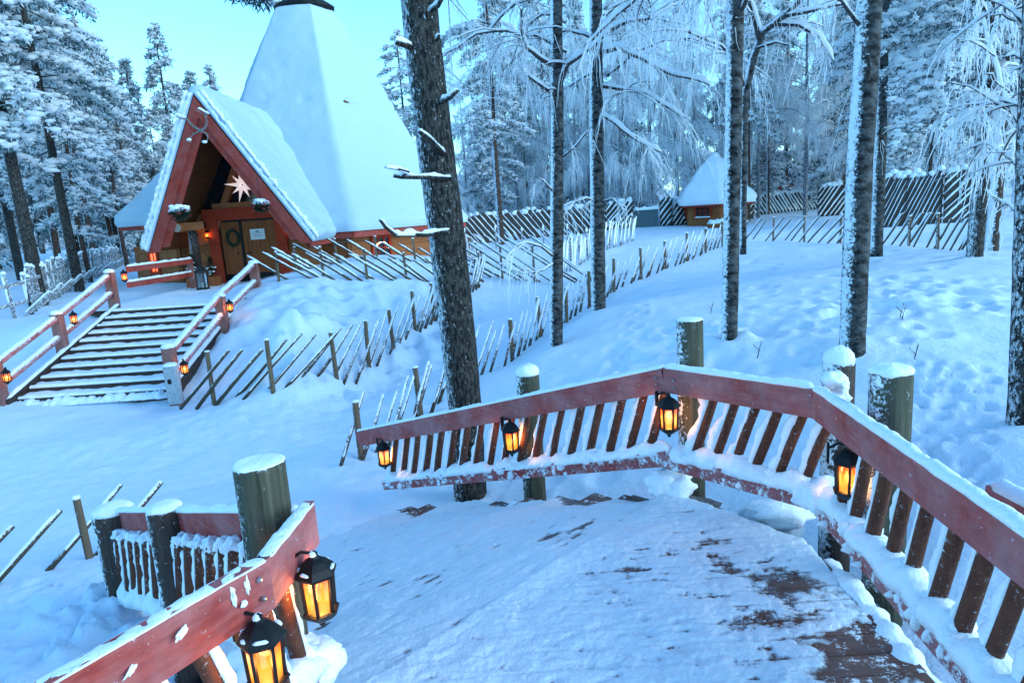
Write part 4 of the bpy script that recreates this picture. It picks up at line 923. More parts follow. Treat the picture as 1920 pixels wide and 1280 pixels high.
q = G(1345, 424); m = MB(); m.tube([q+Vector((-.9, -1.2, .15)), q+Vector((1.2, -1.2, .18))], .2, 10); lg = m.build('fallen_log', M['log'], None, True); tag(lg, 'snow covered log lying in front of the little hut', 'log'); m = MB(); m.strip([q+Vector((-.95, -1.2, .2)), q+Vector((1.25, -1.2, .23))], .5, .26, 3, step=.1); m.build('snow', M['snow'], lg, True)
# pale outbuilding and red shed far behind
q = P(935, 400, y=52); ob = empty('storage_building', (q.x, 52, 1.5), 'plain pale flat roofed building behind the dark board fence', 'building'); m = MB(); m.box((q.x, 54, 2.9), (3.1, 4, 2.6)); m.build('wall', M['white'], ob); m = MB(); m.sheet((q.x-1.65, 51.9, 4.2), (q.x+1.65, 51.9, 4.2), (q.x+1.65, 56, 4.2), (q.x-1.65, 56, 4.2), .3, 10, 10, 3, .2, .3, 1); m.build('snow', M['roof'], ob, True)
m = MB(); m.box((q.x+1.72, 53.9, 2.95), (.34, 4.1, 2.4)); m.build('end_wall', M['darkboard'], ob)
q = P(1510, 372, y=62); rs = empty('red_shed', (q.x, 62, 1.9), 'distant red shed with snowy roof among the birches', 'shed'); m = MB(); m.box((q.x, 64, 2.9), (6.5, 3, 2.2)); m.build('wall', M['doorred'], rs); m = MB(); m.box((q.x+1.4, 62.48, 2.7), (1.4, .06, 1.7)); m.box((q.x-1.6, 62.48, 3.0), (1.0, .06, .8)); m.build('door', M['darkboard'], rs)
m = MB(); m.sheet((q.x-3.8, 61.8, 4.1), (q.x+3.8, 61.8, 4.1), (q.x+3.8, 64.2, 5.4), (q.x-3.8, 64.2, 5.4), .4, 12, 8, 3, .2, .3, 1); m.build('snow', M['roof'], rs, True)

# ------------------------------------------------------------------ fences
def slat_fence(label, pts, post_sp, post_h, ang, slat_sp, sgn=1, r=.022, pr=.038, m='pole', pm='fpost', snow=.03, group='slanted pole fences', seed=1, post_snow=.02, rise=0.0, lmin=.8, lmax=1.1, skip=0.0, step=.12, off=.05):
    rr = random.Random(seed); P3 = [Vector((p.x, p.y, 0)) for p in pts]; seg = [(b-a).length for a, b in zip(P3, P3[1:])]; Ltot = sum(seg)
    def at(s):
        s0 = s
        for i, L in enumerate(seg):
            if s <= L or i == len(seg)-1:
                d = (P3[i+1]-P3[i]).normalized(); p = P3[i]+d*s; return Vector((p.x, p.y, T(p.x, p.y))), d
            s -= L
    root = empty('pole_fence', at(Ltot/2)[0], label, 'fence', group); n = max(1, round(Ltot/post_sp)); sn = MB()
    for k in range(n+1):
        p, d = at(Ltot*k/n); t = MB(); h = post_h*rr.uniform(.95, 1.1); tl = Vector((rr.uniform(-.03, .03), rr.uniform(-.03, .03), 0))
        t.tube([p-Vector((0, 0, .25)), p+tl*.5+Vector((0, 0, h*.5)), p+tl+Vector((0, 0, h))], [pr*1.05, pr, pr*.95], 8); o = t.build('post', M[pm], root)
        if post_snow: s = MB(); s.cap(p+tl+Vector((0, 0, h)), pr*1.1, post_snow*rr.uniform(.6, 1.5), rr.random()*30, n=8); s.build('snow_cap', M['snow'], o, True)
    sl = MB(); s = -post_h/math.tan(ang)*.6
    while s < Ltot+post_h/math.tan(ang)*.3:
        if rr.random() > skip:
            h = post_h*rr.uniform(lmin, lmax); L = h/math.tan(ang*rr.uniform(.94, 1.06)); sa, sb = s, s+L
            pa, d = at(min(max(sa, 0), Ltot)); pb, d2 = at(min(max(sb, 0), Ltot)); pa = pa+d*(sa-min(max(sa, 0), Ltot)); pb = pb+d2*(sb-min(max(sb, 0), Ltot))
            side = Vector((d.y, -d.x, 0))*off*rr.choice((-1, 1)); lo, hi = (pa, pb) if sgn > 0 else (pb, pa); hi = Vector((hi.x, hi.y, (lo.z if rise == 0 else lo.z*(1-rise)+hi.z*rise)+h))
            lo = lo+side-Vector((0, 0, .06)); hi = hi+side; q = r*rr.uniform(.85, 1.2); md = lo.lerp(hi, .5)+Vector((rr.uniform(-.015, .015), rr.uniform(-.015, .015), rr.uniform(-.02, .02)))
            sl.tube([lo, md, hi], [q, q, q*.9], 7)
            if snow:
                dd = (hi-lo).normalized(); nu = (Vector((0, 0, 1))-dd*dd.z).normalized(); a_ = lo.lerp(hi, rr.uniform(.05, .2)); sn.strip([a_+nu*q*.5, md+nu*q*.5, hi+nu*q*.6], q*1.7, snow*rr.uniform(.6, 1.4), rr.random()*60, n=5, step=step, rough=.5)
        s += slat_sp*rr.uniform(.88, 1.12)
    o = sl.build('slanted_poles', M[m], root, True)
    if sn.v: sn.build('snow', M['snow'], o, True)
    return root
slat_fence('pole fence bordering the path beside the stair foot, dark poles rising rightward', [G(402, 760), G(500, 745), G(640, 720), G(745, 650), G(830, 590), G(893, 540)], 1.25, .92, R_(38), .34, 1, seed=2, lmin=.93, lmax=1.05, rise=.45, snow=.016, r=.032, pr=.042)
slat_fence('longest pole fence with many posts along the far side of the path', [G(678, 862), G(795, 778), G(935, 692), G(1030, 622), G(1125, 560), G(1240, 508), G(1355, 462)], 1.5, .84, R_(48), .33, 1, seed=3, rise=.6, snow=.014, r=.027, pr=.045)
slat_fence('pole fence crossing the back of the snowy field behind the birches', [G(1398, 450), G(1500, 452), G(1640, 455), G(1730, 462), G(1815, 468)], 1.55, .80, R_(38), .45, 1, seed=4, snow=.07, rise=.3, skip=.15)
slat_fence('upper pole fence on the hut bank, snowy poles slanting down rightward', [P(522, 522, y=18.4), P(620, 520, y=18.8), P(720, 520, y=19.4), P(830, 532, y=20.5)], 1.15, .80, R_(34), .38, -1, seed=5, lmin=.95, lmax=1.05, r=.032, snow=.035, rise=.3)
slat_fence('second row of snowy poles close under the hut wall', [P(555, 500, y=21.8), P(660, 498, y=22.4), P(760, 500, y=23), P(850, 505, y=23.5)], 1.4, .75, R_(34), .58, -1, seed=6, r=.03, snow=.04, rise=.3)
slat_fence('long leaning poles right of the big pine ending at the path corner', [G(872, 510), G(940, 520), G(1003, 527)], 1.5, 1.15, R_(30), .45, -1, seed=7, r=.035, snow=.035, lmin=1.0, lmax=1.25)
slat_fence('short snow laden pole fence turning down beside the big pine', [G(893, 537), G(905, 505), G(880, 478)], 1.2, .8, R_(45), .35, 1, seed=8, snow=.05)
slat_fence('heavily frosted low pole fence between the birches', [G(1052, 522), G(1110, 480), G(1185, 452)], 1.6, 1.1, R_(60), .30, 1, seed=9, snow=.08, m='pole_frost', pm='pole_frost', post_snow=.12)
slat_fence('white capped pole fence in front of the dark board fence', [G(874, 470), G(960, 467), G(1065, 470)], 1.5, .9, R_(40), .5, -1, seed=10, snow=.07, m='pole_frost', pm='pole_frost', post_snow=.2, step=.2)
slat_fence('foreground dark poles leaning beside a square stake at bottom left', [P(-120, 1200, y=5.2), P(40, 1130, y=5.5), P(172, 1062, y=5.9)], 1.35, .60, R_(36), .42, 1, seed=11, snow=.02, r=.028, pr=.034, rise=0, lmax=1.0)
def picket(label, pts, sp, h, group='fences among the pines', seed=1):
    rr = random.Random(seed); root = empty('picket_fence', (pts[0].x, pts[0].y, T(pts[0].x, pts[0].y)), label, 'fence', group); m = MB(); s = MB()
    for a, b in zip(pts, pts[1:]):
        n = int(Vector((b.x-a.x, b.y-a.y)).length/sp)
        for k in range(n+1):
            x, y = a.x+(b.x-a.x)*k/n, a.y+(b.y-a.y)*k/n; z = T(x, y); hh = h*rr.uniform(.85, 1.1); tx = rr.uniform(-.1, .1)
            m.beam((x, y, z-.1), (x+tx, y, z+hh), .10, .035, up=(0, 1, 0)); s.strip([(x+tx*.3-.06, y-.01, z+hh*.3), (x+tx-.05, y-.01, z+hh)], .07, .05, k, step=.12); s.cap((x+tx, y, z+hh), .065, .08, k, n=8)
            if k % 4 == 0: m.beam((x, y-.3, z-.1), (x+.7, y-.1, z+hh*.5), .07, .07); s.strip([(x, y-.3, z), (x+.7, y-.1, z+hh*.5+.05)], .08, .05, k)
        for zz in (.3, .75): m.beam((a.x, a.y+.05, T(a.x, a.y)+h*zz), (b.x, b.y+.05, T(b.x, b.y)+h*zz), .05, .09)
    o = m.build('pickets', M['pole_frost'], root); s.build('snow', M['snow'], o, True)
picket('snow coated upright picket fence under the left pines', [G(-40, 615), G(60, 585), G(130, 545), G(225, 500)], .42, 1.15, seed=3)
def board_fence(label, pts, h, sp, ang, sgn, seed, thick=.07, sw=.1):
    """Tall dark fence of close leaning boards with snow between them."""
    rr = random.Random(seed); root = empty('board_fence', (pts[0].x, pts[0].y, T(pts[0].x, pts[0].y)), label, 'fence', 'tall dark board fences'); bk = MB(); bd = MB(); s = MB()
    for a, b in zip(pts, pts[1:]):
        a = Vector((a.x, a.y, T(a.x, a.y)-.1)); b = Vector((b.x, b.y, T(b.x, b.y)-.1)); L = (b-a).length; d = (b-a)/L; out = Vector((d.y, -d.x, 0)).normalized(); up = Vector((0, 0, 1))
        bk.beam(a+up*h*.48, b+up*h*.48, .05, h*.94); t = -h/math.tan(ang)*(0 if sgn < 0 else 1)
        n = int((L+h/math.tan(ang))/sp)
        for k in range(n):
            u0 = -h/math.tan(ang)+k*sp if sgn > 0 else k*sp; u1 = u0+h/math.tan(ang)*sgn; hh = h*rr.uniform(.95, 1.08); lo, hi = a+d*u0, a+d*u1+up*hh
            for end in (0, 1):      # keep within the run
                pass
            k0, k1 = 0.0, 1.0
            for lim, sg in ((0, 1), (L, -1)):
                f0, f1 = (u0-lim)*sg, (u1-lim)*sg
                if f0 < 0 and f1 < 0: k1 = -1; break
                if f0 < 0: k0 = max(k0, -f0/(f1-f0))
                if f1 < 0: k1 = min(k1, f0/(f0-f1))
            if k1-k0 < .1: continue
            p, q = lo.lerp(hi, k0)+out*.06, lo.lerp(hi, k1)+out*.06; bd.beam(p, q, thick, .05, up=out)
            dd = (q-p).normalized(); nu = (up-dd*dd.z).normalized(); s.strip([p+nu*thick*.55+out*.03, q+nu*thick*.55+out*.03], sw, sw*.9*rr.uniform(.7, 1.3), rr.random()*60, n=5, step=.25, rough=.5)
            if k1 == 1 and rr.random() < .7: s.lump(q+up*.05, (.16, .14, .13), k, sub=1)
        for k in range(int(L*1.5)): p = a+d*rr.uniform(0, L)+up*h*rr.uniform(.98, 1.05); s.lump(p, (rr.uniform(.15, .4), .16, rr.uniform(.1, .2)), k+seed)
    bk.build('backing', M['darkboard'], root); o = bd.build('boards', M['darkboard'], root); s.build('snow', M['snow'], o, True); return root
def D(px, py, y): p = P(px, py, y=y); return p
board_fence('dark board fence with snow stripes behind the path between pine and birch', [D(862, 440, 40), D(1030, 432, 42), D(1135, 425, 43)], 1.7, .36, R_(50), -1, 3, .22, .065)
board_fence('narrow dark fence with stripes rising rightward beside the grey gate', [D(1135, 422, 43.1), D(1188, 418, 43.6)], 1.8, .34, R_(45), 1, 4, .16, .08)
board_fence('dark striped fence between the grey gate and the little hut', [D(1237, 412, 44.0), D(1262, 410, 44.2), D(1412, 404, 46)], 1.8, .34, R_(48), 1, 5, .16, .08)
q0, q1 = D(1192, 420, 43.8), D(1232, 418, 44.0); g_ = empty('plank_gate', (q0.x, q0.y, 1.4), 'blue grey upright plank gate in the dark fence', 'gate'); m = MB()
for k in range(11): x = q0.x+(q1.x-q0.x)*k/10; m.box((x, q0.y+.05, 2.05), (.15, .05, 1.2))
m.build('planks', M['gate'], g_); m = MB(); m.strip([(q0.x-.1, q0.y, 2.63), (q1.x+.1, q0.y, 2.63)], .25, .2, 4); m.build('snow', M['snow'], g_, True)
board_fence('far pale fence of crossed snowy slats right of the little hut', [D(1405, 402, 50), D(1532, 398, 52)], 1.5, .30, R_(52), -1, 6, .05, .14)
board_fence('dark striped fence left of the thick birch', [D(1533, 402, 43), D(1600, 398, 43)], 2.0, .32, R_(52), 1, 7, .12, .08)
board_fence('tall dark fence of steep snow edged boards at right', [D(1640, 396, 30), D(1700, 405, 29.5), D(1765, 410, 29)], 2.2, .17, R_(66), 1, 8, .12, .032)
board_fence('end of the tall dark fence with flatter boards before the right pines', [D(1768, 412, 28.9), D(1835, 408, 28.6)], 2.25, .36, R_(44), 1, 9, .16, .07)
# ice block by the deck and a bare stalk or two in the snow
q = P(1432, 1010, y=4.45); m = MB(); m.lump((q.x, q.y, .80), (.26, .16, .24), 3, sub=3, amp=.35); ib = m.build('ice_block', M['ice'], None, True); tag(ib, 'grey lump of clear ice beside the deck under the bottom rail', 'ice block'); m = MB(); m.lump((q.x+.06, q.y+.02, .98), (.25, .17, .09), 5, sub=3); m.build('snow', M['snow'], ib, True)
for k, (px, py) in enumerate(((1332, 590), (1420, 672), (1686, 600), (1712, 682), (1690, 603))):
    q = G(px, py); m = MB(); m.tube([q, q+Vector((.02, 0, .10)), q+Vector((.05, .01, .2))], .006, 5); m.tube([q+Vector((.02, 0, .1)), q+Vector((-.05, 0, .17))], .004, 5)
    o = m.build('dry_stalk', M['birchdark']); tag(o, 'thin dry plant stalk poking out of the trodden field', 'stalk', 'dry stalks in the snow')
# ------------------------------------------------------------------ trees
_IV = np.array([v[:] for v in ICO[1][0]]); _IF = np.array(ICO[1][1])
def lumps_np(c, d, size, r):
    """Small irregular pillows of snow at points c, stretched along d."""
    n = len(c); d = d*np.array([1, 1, .35]); d = d/(np.linalg.norm(d, axis=1, keepdims=True)+1e-9); s = np.cross(d, [0, 0, 1]); s /= np.linalg.norm(s, axis=1, keepdims=True)+1e-9; u = np.cross(s, d)
    q = r.uniform(.68, 1.3, (n, 12, 1)); v = _IV[None]*q; a = size[:, None, None]
    w_ = c[:, None]+d[:, None]*v[..., :1]*a*1.25+s[:, None]*v[..., 1:2]*a*.85+u[:, None]*v[..., 2:]*a*.5
    return w_.reshape(-1, 3), (_IF[None]+12*np.arange(n)[:, None, None]).reshape(-1, 3)
def blades_np(c, out, m, L, wd, r, down=.25, spread=1.0):
    n = len(c)*m; c = np.repeat(c, m, 0); o = np.repeat(out, m, 0)
    d = r.normal(0, 1, (n, 3))*spread+o*.9; d[:, 2] -= down; d /= np.linalg.norm(d, axis=1, keepdims=True); s = np.cross(d, r.normal(0, 1, (n, 3))); s /= np.linalg.norm(s, axis=1, keepdims=True)+1e-9
    l = L*r.uniform(.6, 1.3, (n, 1)); p = c+r.normal(0, .35, (n, 3))*L*np.array([1, 1, .5]); ww = wd*r.uniform(.7, 1.4, (n, 1))
    v = np.stack([p-s*ww*.6, p+d*l*.55+s*ww, p+d*l, p+d*l*.5-s*ww], 1).reshape(-1, 3)
    return v, np.arange(n*4).reshape(-1, 4)
def strands_np(pts, r0, r):
    """pts (N,k,3) polylines -> thin three-sided twigs."""
    n, k, _ = pts.shape; a = r.uniform(0, 6.28, (n, 1)); vs = []
    for i in range(k):
        q = r0*(1-.75*i/(k-1))
        for j in range(3):
            t = a+j*2.094; vs.append(pts[:, i]+np.concatenate([np.cos(t), np.sin(t), np.zeros_like(t)], 1)*q)
    V = np.stack(vs, 1).reshape(-1, 3); f = np.array([(i*3+j, i*3+(j+1) % 3, (i+1)*3+(j+1) % 3, (i+1)*3+j) for i in range(k-1) for j in range(3)])
    return V, (f[None]+3*k*np.arange(n)[:, None, None]).reshape(-1, 4)
def trunk_pts(base, h, lean, wob, k=14, seed=0):
    return [Vector(base)+Vector((lean[0]*t*h+wob*mnoise.noise((t*2.3+seed, 0, 5)), lean[1]*t*h+wob*mnoise.noise((t*2.3+seed, 4, 9)), t*h)) for t in [i/(k-1) for i in range(k)]]
def along(pts, t):
    i = min(int(t*(len(pts)-1)), len(pts)-2); return pts[i].lerp(pts[i+1], t*(len(pts)-1)-i)

def conifer(name, label, group, seed, h, zb, R, nl, r0, shape='pine', bark='pinered', dens=1.0, lean=(0, 0), base=(0, 0, 0), lump=.13, bl=.20, dark=.45, zstart=-.3):
    """Snow-laden pine or spruce: trunk with limbs, needle sprays, snow lying on the sprays."""
    r = np.random.default_rng(seed); rr = random.Random(seed); root = empty(name, base, label, 'tree', group)
    tp = trunk_pts(base, h, lean, .12, seed=seed); tb = MB(); tb.tube([tp[0]+Vector((0, 0, zstart))]+tp, [r0*1.25]+[r0*(1-.85*i/13)+.01 for i in range(14)], 14, jit=.04)
    C, O, Dr, Sz = [], [], [], []
    for i in range(nl):
        t = (i+rr.random())/nl; z = zb+(h-zb)*t**(.9 if shape == 'pine' else .8); az = rr.uniform(0, 6.283)
        if shape == 'pine': L = R*(math.sin(math.pi*min(.97, .22+.76*t))**.7)*rr.uniform(.55, 1.1); up0, dr = rr.uniform(-.05, .35), rr.uniform(.35, .75)
        else: L = R*(1-t)**.85*rr.uniform(.75, 1.1)+.12; up0, dr = rr.uniform(-.25, .0), rr.uniform(.25, .5)
        p0 = along(tp, min(.995, z/h)); d = Vector((math.cos(az), math.sin(az), 0)); sd = Vector((-d.y, d.x, 0)); pts = []
        for k in range(6): q = k/5; pts.append(p0+d*L*q+sd*L*.12*math.sin(q*3+i)+Vector((0, 0, L*(up0*q-dr*q*q))))
        tb.tube(pts, [max(.012, r0*.22*(1-q/6)) for q in range(6)], 5, cap=False)
        nsub = max(3, int(L*(5.5 if shape == 'pine' else 7)*dens))
        for s_ in range(nsub):
            q = .22+.8*(s_+rr.random())/nsub; q = min(q, .999); pc = along(pts, q); sl = L*(.42*(1-q)+.16)*rr.uniform(.6, 1.2); sg = 1 if s_ % 2 else -1; dd = (d*.75+sd*sg*rr.uniform(.3, 1.0)).normalized()
            nc = max(2, int(sl*6*dens))
            for c in range(nc):
                e = (c+.6)/nc; pp = pc+dd*sl*e+Vector((rr.gauss(0, .05), rr.gauss(0, .05), -sl*.38*e*e+rr.gauss(0, .04))); C.append(pp[:]); O.append((dd.x, dd.y, -.2)); Sz.append(lump*rr.uniform(.45, 1.35)*(1.15-.35*e))
    C, O, Sz = np.array(C), np.array(O), np.array(Sz); trunk = tb.build('trunk', M[bark], root, True)
    n = len(C); dk = r.random(n) < .9
    v1, f1 = blades_np(C[dk]-np.array([0, 0, lump*.45]), O[dk], 4, bl, bl*.15, r, .55); v2, f2 = blades_np(C, O, 7, bl*.85, bl*.13, r, .1)
    mi = np.r_[np.zeros(len(f1)), (r.random(len(f2)) > dark*.22)*1]; cr = build_np('crown', np.r_[v1, v2], np.r_[f1, f2+len(v1)], [M['dark_needle'], M['frost_needle']], root, mi)
    k = r.random(n) < .92; v, f = lumps_np(C[k]+np.array([0, 0, lump*.18]), O[k], Sz[k], r); build_np('snow', v, f, M['frost'], cr, smooth=True)
    return root
def grow_birch(root, tp, r0, limbs, seed, bark, strand=(.5, 1.3), per=26, r_s=.010, snow=True, twigmat=('frost', 'frost_dim'), limbmat='birchdark', nsub=7, crown_name='crown', dimshare=.3):
    """Trunk plus given limb polylines, side twigs and hanging rimed twigs."""
    r = np.random.default_rng(seed); rr = random.Random(seed); lb = MB(); sn = MB(); S1, S2 = [], []
    def hang(p, L, d):
        k = 6; g = rr.choice((.25, .6, 1, 1, 1)); L *= (.35+.65*g); out = []; w_ = rr.uniform(-.22, .22); w2 = rr.uniform(-.22, .22); o = (d+Vector((rr.gauss(0, .5), rr.gauss(0, .5), rr.gauss(0, .4)))*(1.3-g))*rr.uniform(.1, .5)*L*(2.2-1.2*g)
        for i in range(k): q = i/(k-1); out.append((p.x+o.x*q**.6+w_*L*q*q*.5+rr.gauss(0, .010), p.y+o.y*q**.6+w2*L*q*q*.5, p.z+o.z*.3*q-g*L*q**1.25*.95+.12*L*q*(1-q)))
        return out
    for pts, rad in limbs:
        pts = [Vector(p) for p in pts]; P_ = resample(pts, .12); n = len(P_); L = sum((b-a).length for a, b in zip(P_, P_[1:])); P_ = [p+Vector((mnoise.noise(p*2.1+Vector((seed, 0, 0))), mnoise.noise(p*2.1+Vector((0, seed, 0))), mnoise.noise(p*2.1+Vector((0, 0, seed)))))*.05*min(1, i/5) for i, p in enumerate(P_)]
        lb.tube(P_, [rad*(1-.8*i/n)+.004 for i in range(n)], 7, cap=False)
        if snow: sn.strip([p+Vector((0, 0, rad*.45*(1-.8*i/n))) for i, p in enumerate(P_)], rad*2.0, rad*1.7, seed, n=6, step=.10, rough=.5)
        for s_ in range(int(L*nsub)):
            i = int(n*(.12+.87*rr.random())); i = min(i, n-2); p = P_[i]; d = (P_[i+1]-P_[i]).normalized(); sd = Vector((rr.gauss(0, 1), rr.gauss(0, 1), rr.gauss(.1, .5))); dd = (d*.8+sd*.8).normalized(); l = rr.uniform(.25, .9)*min(1.2, L*.5)
            q = [p+dd*l*t+Vector((rr.gauss(0, .02), rr.gauss(0, .02), -.35*l*t*t)) for t in (0, .33, .66, 1)]; rs = rad*.25*(1-i/n)+.006; lb.tube(q, [rs, rs*.8, rs*.6, rs*.4], 4, cap=False)
            if snow: sn.strip([x+Vector((0, 0, rs*.5)) for x in q], rs*2.4+.008, rs*1.8+.008, s_, n=4, step=.2, rough=.6)
            for h_ in range(max(2, int(per*l))):
                e = rr.random(); pp = q[0].lerp(q[-1], e)+Vector((0, 0, -.35*l*(e*e-e)*0)); (S2 if rr.random() < dimshare else S1).append(hang(pp, rr.uniform(*strand)*rr.uniform(.4, 1), dd))
    cr = lb.build(crown_name, M[limbmat], root, True)
    if sn.v: sn.build('snow', M['frost'], cr, True)
    for S, mt, nm in ((S1, twigmat[0], 'frosted_twigs'), (S2, twigmat[1], 'thin_twigs')):
        if S: v, f = strands_np(np.array(S), r_s, r); build_np(nm, v, f, M[mt], cr)
    return cr
def trunk_obj(root, pts, rad, m, n=20, jit=.035, name='trunk'):
    t = MB(); t.tube(resample(pts, .15), list(np.interp(np.linspace(0, 1, len(resample(pts, .15))), np.linspace(0, 1, len(rad)), rad)), n, jit=jit); return t.build(name, M[m], root, True)
def rand_limbs(tp, h, zb, R, n, seed, rad, up=.5, droop=.6):
    rr = random.Random(seed); out = []
    for i in range(n):
        t = (i+rr.random())/n; z = zb+(h-zb)*t*.97; az = rr.uniform(0, 6.283); L = R*(1-.55*t)*rr.uniform(.6, 1.15); d = Vector((math.cos(az), math.sin(az), 0)); p = along(tp, min(.98, z/h))
        out.append(([p+d*L*q+Vector((0, 0, L*(up*q*1.6-droop*q*q*1.5))) for q in (0, .2, .4, .6, .8, 1)], rad*(1-.6*t)*rr.uniform(.7, 1.1)))
    return out
def birch(name, label, group, seed, h, zb, R, nl, r0, base=(0, 0, 0), lean=(0, 0), strand=(.4, 1.3), per=24, r_s=.014, nsub=6, bark='rimed', dimshare=.25, limbmat='rimed', snow=True):
    root = empty(name, base, label, 'tree', group); tp = trunk_pts(base, h, lean, .15, seed=seed)
    trunk_obj(root, [tp[0]-Vector((0, 0, .3))]+tp, [r0*1.15, r0, r0*.85, r0*.6, r0*.3, .02], bark, 10)
    grow_birch(root, tp, r0, rand_limbs(tp, h, zb, R, nl, seed+9, r0*.30), seed, bark, strand, per, r_s, snow=snow, nsub=nsub, dimshare=dimshare, limbmat=limbmat); return root

# --- prototypes placed as the first of each kind, then copied
def put(o, px, D, top=None, rot=0, label=None, group=None, protoh=None, py=None, s=None, first=False):
    q = P(px, py or 420, y=D); x = q.x; z = T(x, D); c = o if first else copy_tree(o)
    if top is not None: zt = P(px, top, y=D).z; s = (zt-z)/protoh
    c.location = (x, D, z); c.scale = (s*1.0, s*1.0, s); c.rotation_euler = (0, 0, rot)
    if label: c['label'] = label
    if group: c['group'] = group
    return c
BG = 'snowy forest trees behind the fences'
pA = conifer('pine_tree', 'snow laden pine standing in the forest behind the fences', BG, 11, 17, 5.5, 2.5, 62, .17)
pB = conifer('pine_tree', 'snow laden pine standing in the forest behind the fences', BG, 12, 15, 4.0, 2.3, 60, .15, lump=.15)
pC = conifer('pine_tree', 'snow laden pine standing in the forest behind the fences', BG, 13, 13, 2.0, 2.1, 62, .13)
sA = conifer('spruce_tree', 'snow laden spruce standing in the forest behind the fences', BG, 14, 14, 1.0, 2.2, 96, .14, shape='spruce', lump=.12, bl=.24)
sB = conifer('spruce_tree', 'snow laden spruce standing in the forest behind the fences', BG, 15, 12, .8, 1.7, 84, .12, shape='spruce', lump=.12, bl=.24)
bA = birch('birch_tree', 'rime covered birch standing in the forest behind the fences', BG, 21, 14, 3.0, 3.0, 26, .11)
bB = birch('birch_tree', 'rime covered birch standing in the forest behind the fences', BG, 22, 12, 2.0, 2.6, 24, .09)
used = set()
def place(o, px, D, **k):
    f = id(o) not in used; used.add(id(o)); H = {id(pA): 17, id(pB): 15, id(pC): 13, id(sA): 14, id(sB): 12, id(bA): 14, id(bB): 12}[id(o)]
    return put(o, px, D, protoh=H, first=f, **k)
rt = random.Random(77)
# spires and pines seen against the sky
LS = 'snowy spruce spires behind the porch roof'
place(sA, 345, 46, top=40, label='tallest slim snowy spruce spire against the sky left of the cone', group=LS)
place(sB, 283, 47, top=105, label='second snowy spire just left of the tallest spruce', group=LS); place(sB, 395, 50, top=128, rot=2, label='small snowy spire just right of the tallest spruce', group=LS); place(sA, 432, 52, top=118, rot=1, label='pale spire between the tallest spruce and the cone roof', group=LS)
place(pC, 310, 44, top=200, rot=1); place(sB, 250, 42, top=150, rot=3); place(pC, 365, 55, top=230, rot=2); place(sB, 455, 58, top=190, rot=2)
place(pA, 938, 38, top=-170, rot=.6, label='tall slim pine with bare trunk right of the big leaning pine', group=BG); place(pB, 775, 52, top=52, rot=1); place(bB, 845, 48, top=110, rot=1); place(pC, 740, 58, top=150, rot=3); place(pA, 1402, 44, top=-120, rot=2); place(pC, 1440, 50, top=60, rot=1)
# left stand: behind the near pines
for px, D, top, o in ((20, 34, -250, pA), (95, 36, -200, pB), (165, 35, -120, pA), (225, 38, 60, pB), (-60, 30, -300, pB), (55, 44, -150, pC), (135, 46, -100, sA), (205, 44, 10, pC), (-20, 42, -200, sA), (255, 52, 120, pC), (180, 58, -20, bA), (100, 60, -80, bB), (10, 58, -100, bA), (-90, 38, -300, pA), (70, 70, 0, pB), (210, 66, 60, sB), (150, 28, 0, pC)):
    place(o, px, D, top=top, rot=rt.uniform(0, 6.28))
# right and centre: rows of birch and pine behind the fences
protos = [bA, bB, bA, bB, pB, pC, sB, bA]
for row, (D0, n, lo, hi) in enumerate(((48, 15, 880, 1960), (56, 14, 860, 2000), (66, 12, 840, 2050))):
    for k in range(n):
        px = lo+(hi-lo)*(k+rt.uniform(.1, .9))/n; D = D0+rt.uniform(-3, 4); o = protos[rt.randrange(len(protos))]
        place(o, px, D, top=rt.uniform(-160, 130) if px > 1010 else rt.uniform(0, 200), rot=rt.uniform(0, 6.28))
for px, D, top, o in ((880, 60, 150, bB), (905, 50, 215, sB), (990, 50, 60, pB), (1085, 47, 20, bA), (1170, 46, -100, bB), (1270, 50, -60, bA), (1560, 47, -150, bA), (1690, 40, -200, bB), (1750, 38, -250, pB), (1900, 34, -250, pC), (1960, 30, -300, pA), (1640, 42, -200, pC), (820, 55, 200, pC), (860, 45, 300, bB)):
    place(o, px, D, top=top, rot=rt.uniform(0, 6.28))
for o in (pA, pB, pC, sA, sB, bA, bB): assert id(o) in used

# --- left pines with visible bare trunks
LP_ = 'bare trunked pines left of the hut'
for i, (px, py, r0, h, zb, lab) in enumerate(((40, 525, .17, 15, 3.6, 'grey pine trunk nearest the left edge behind the picket fence'), (78, 572, .19, 16, 4.2, 'thick snow flecked pine trunk standing through the picket fence'), (150, 546, .165, 15, 3.6, 'dark straight pine trunk between the two picket sections'), (228, 492, .15, 14, 3.3, 'slim pine trunk beside the side hut corner'), (166, 482, .08, 12, 3.0, 'thinnest dark trunk between the dark pine and the slim pine'))):
    b = G(px, py); conifer('pine_tree', lab, LP_, 40+i, h, zb, 2.4, 58, r0, base=b, bark='pine', dens=1.2, lump=.145, bl=.19, lean=(-.012, 0))

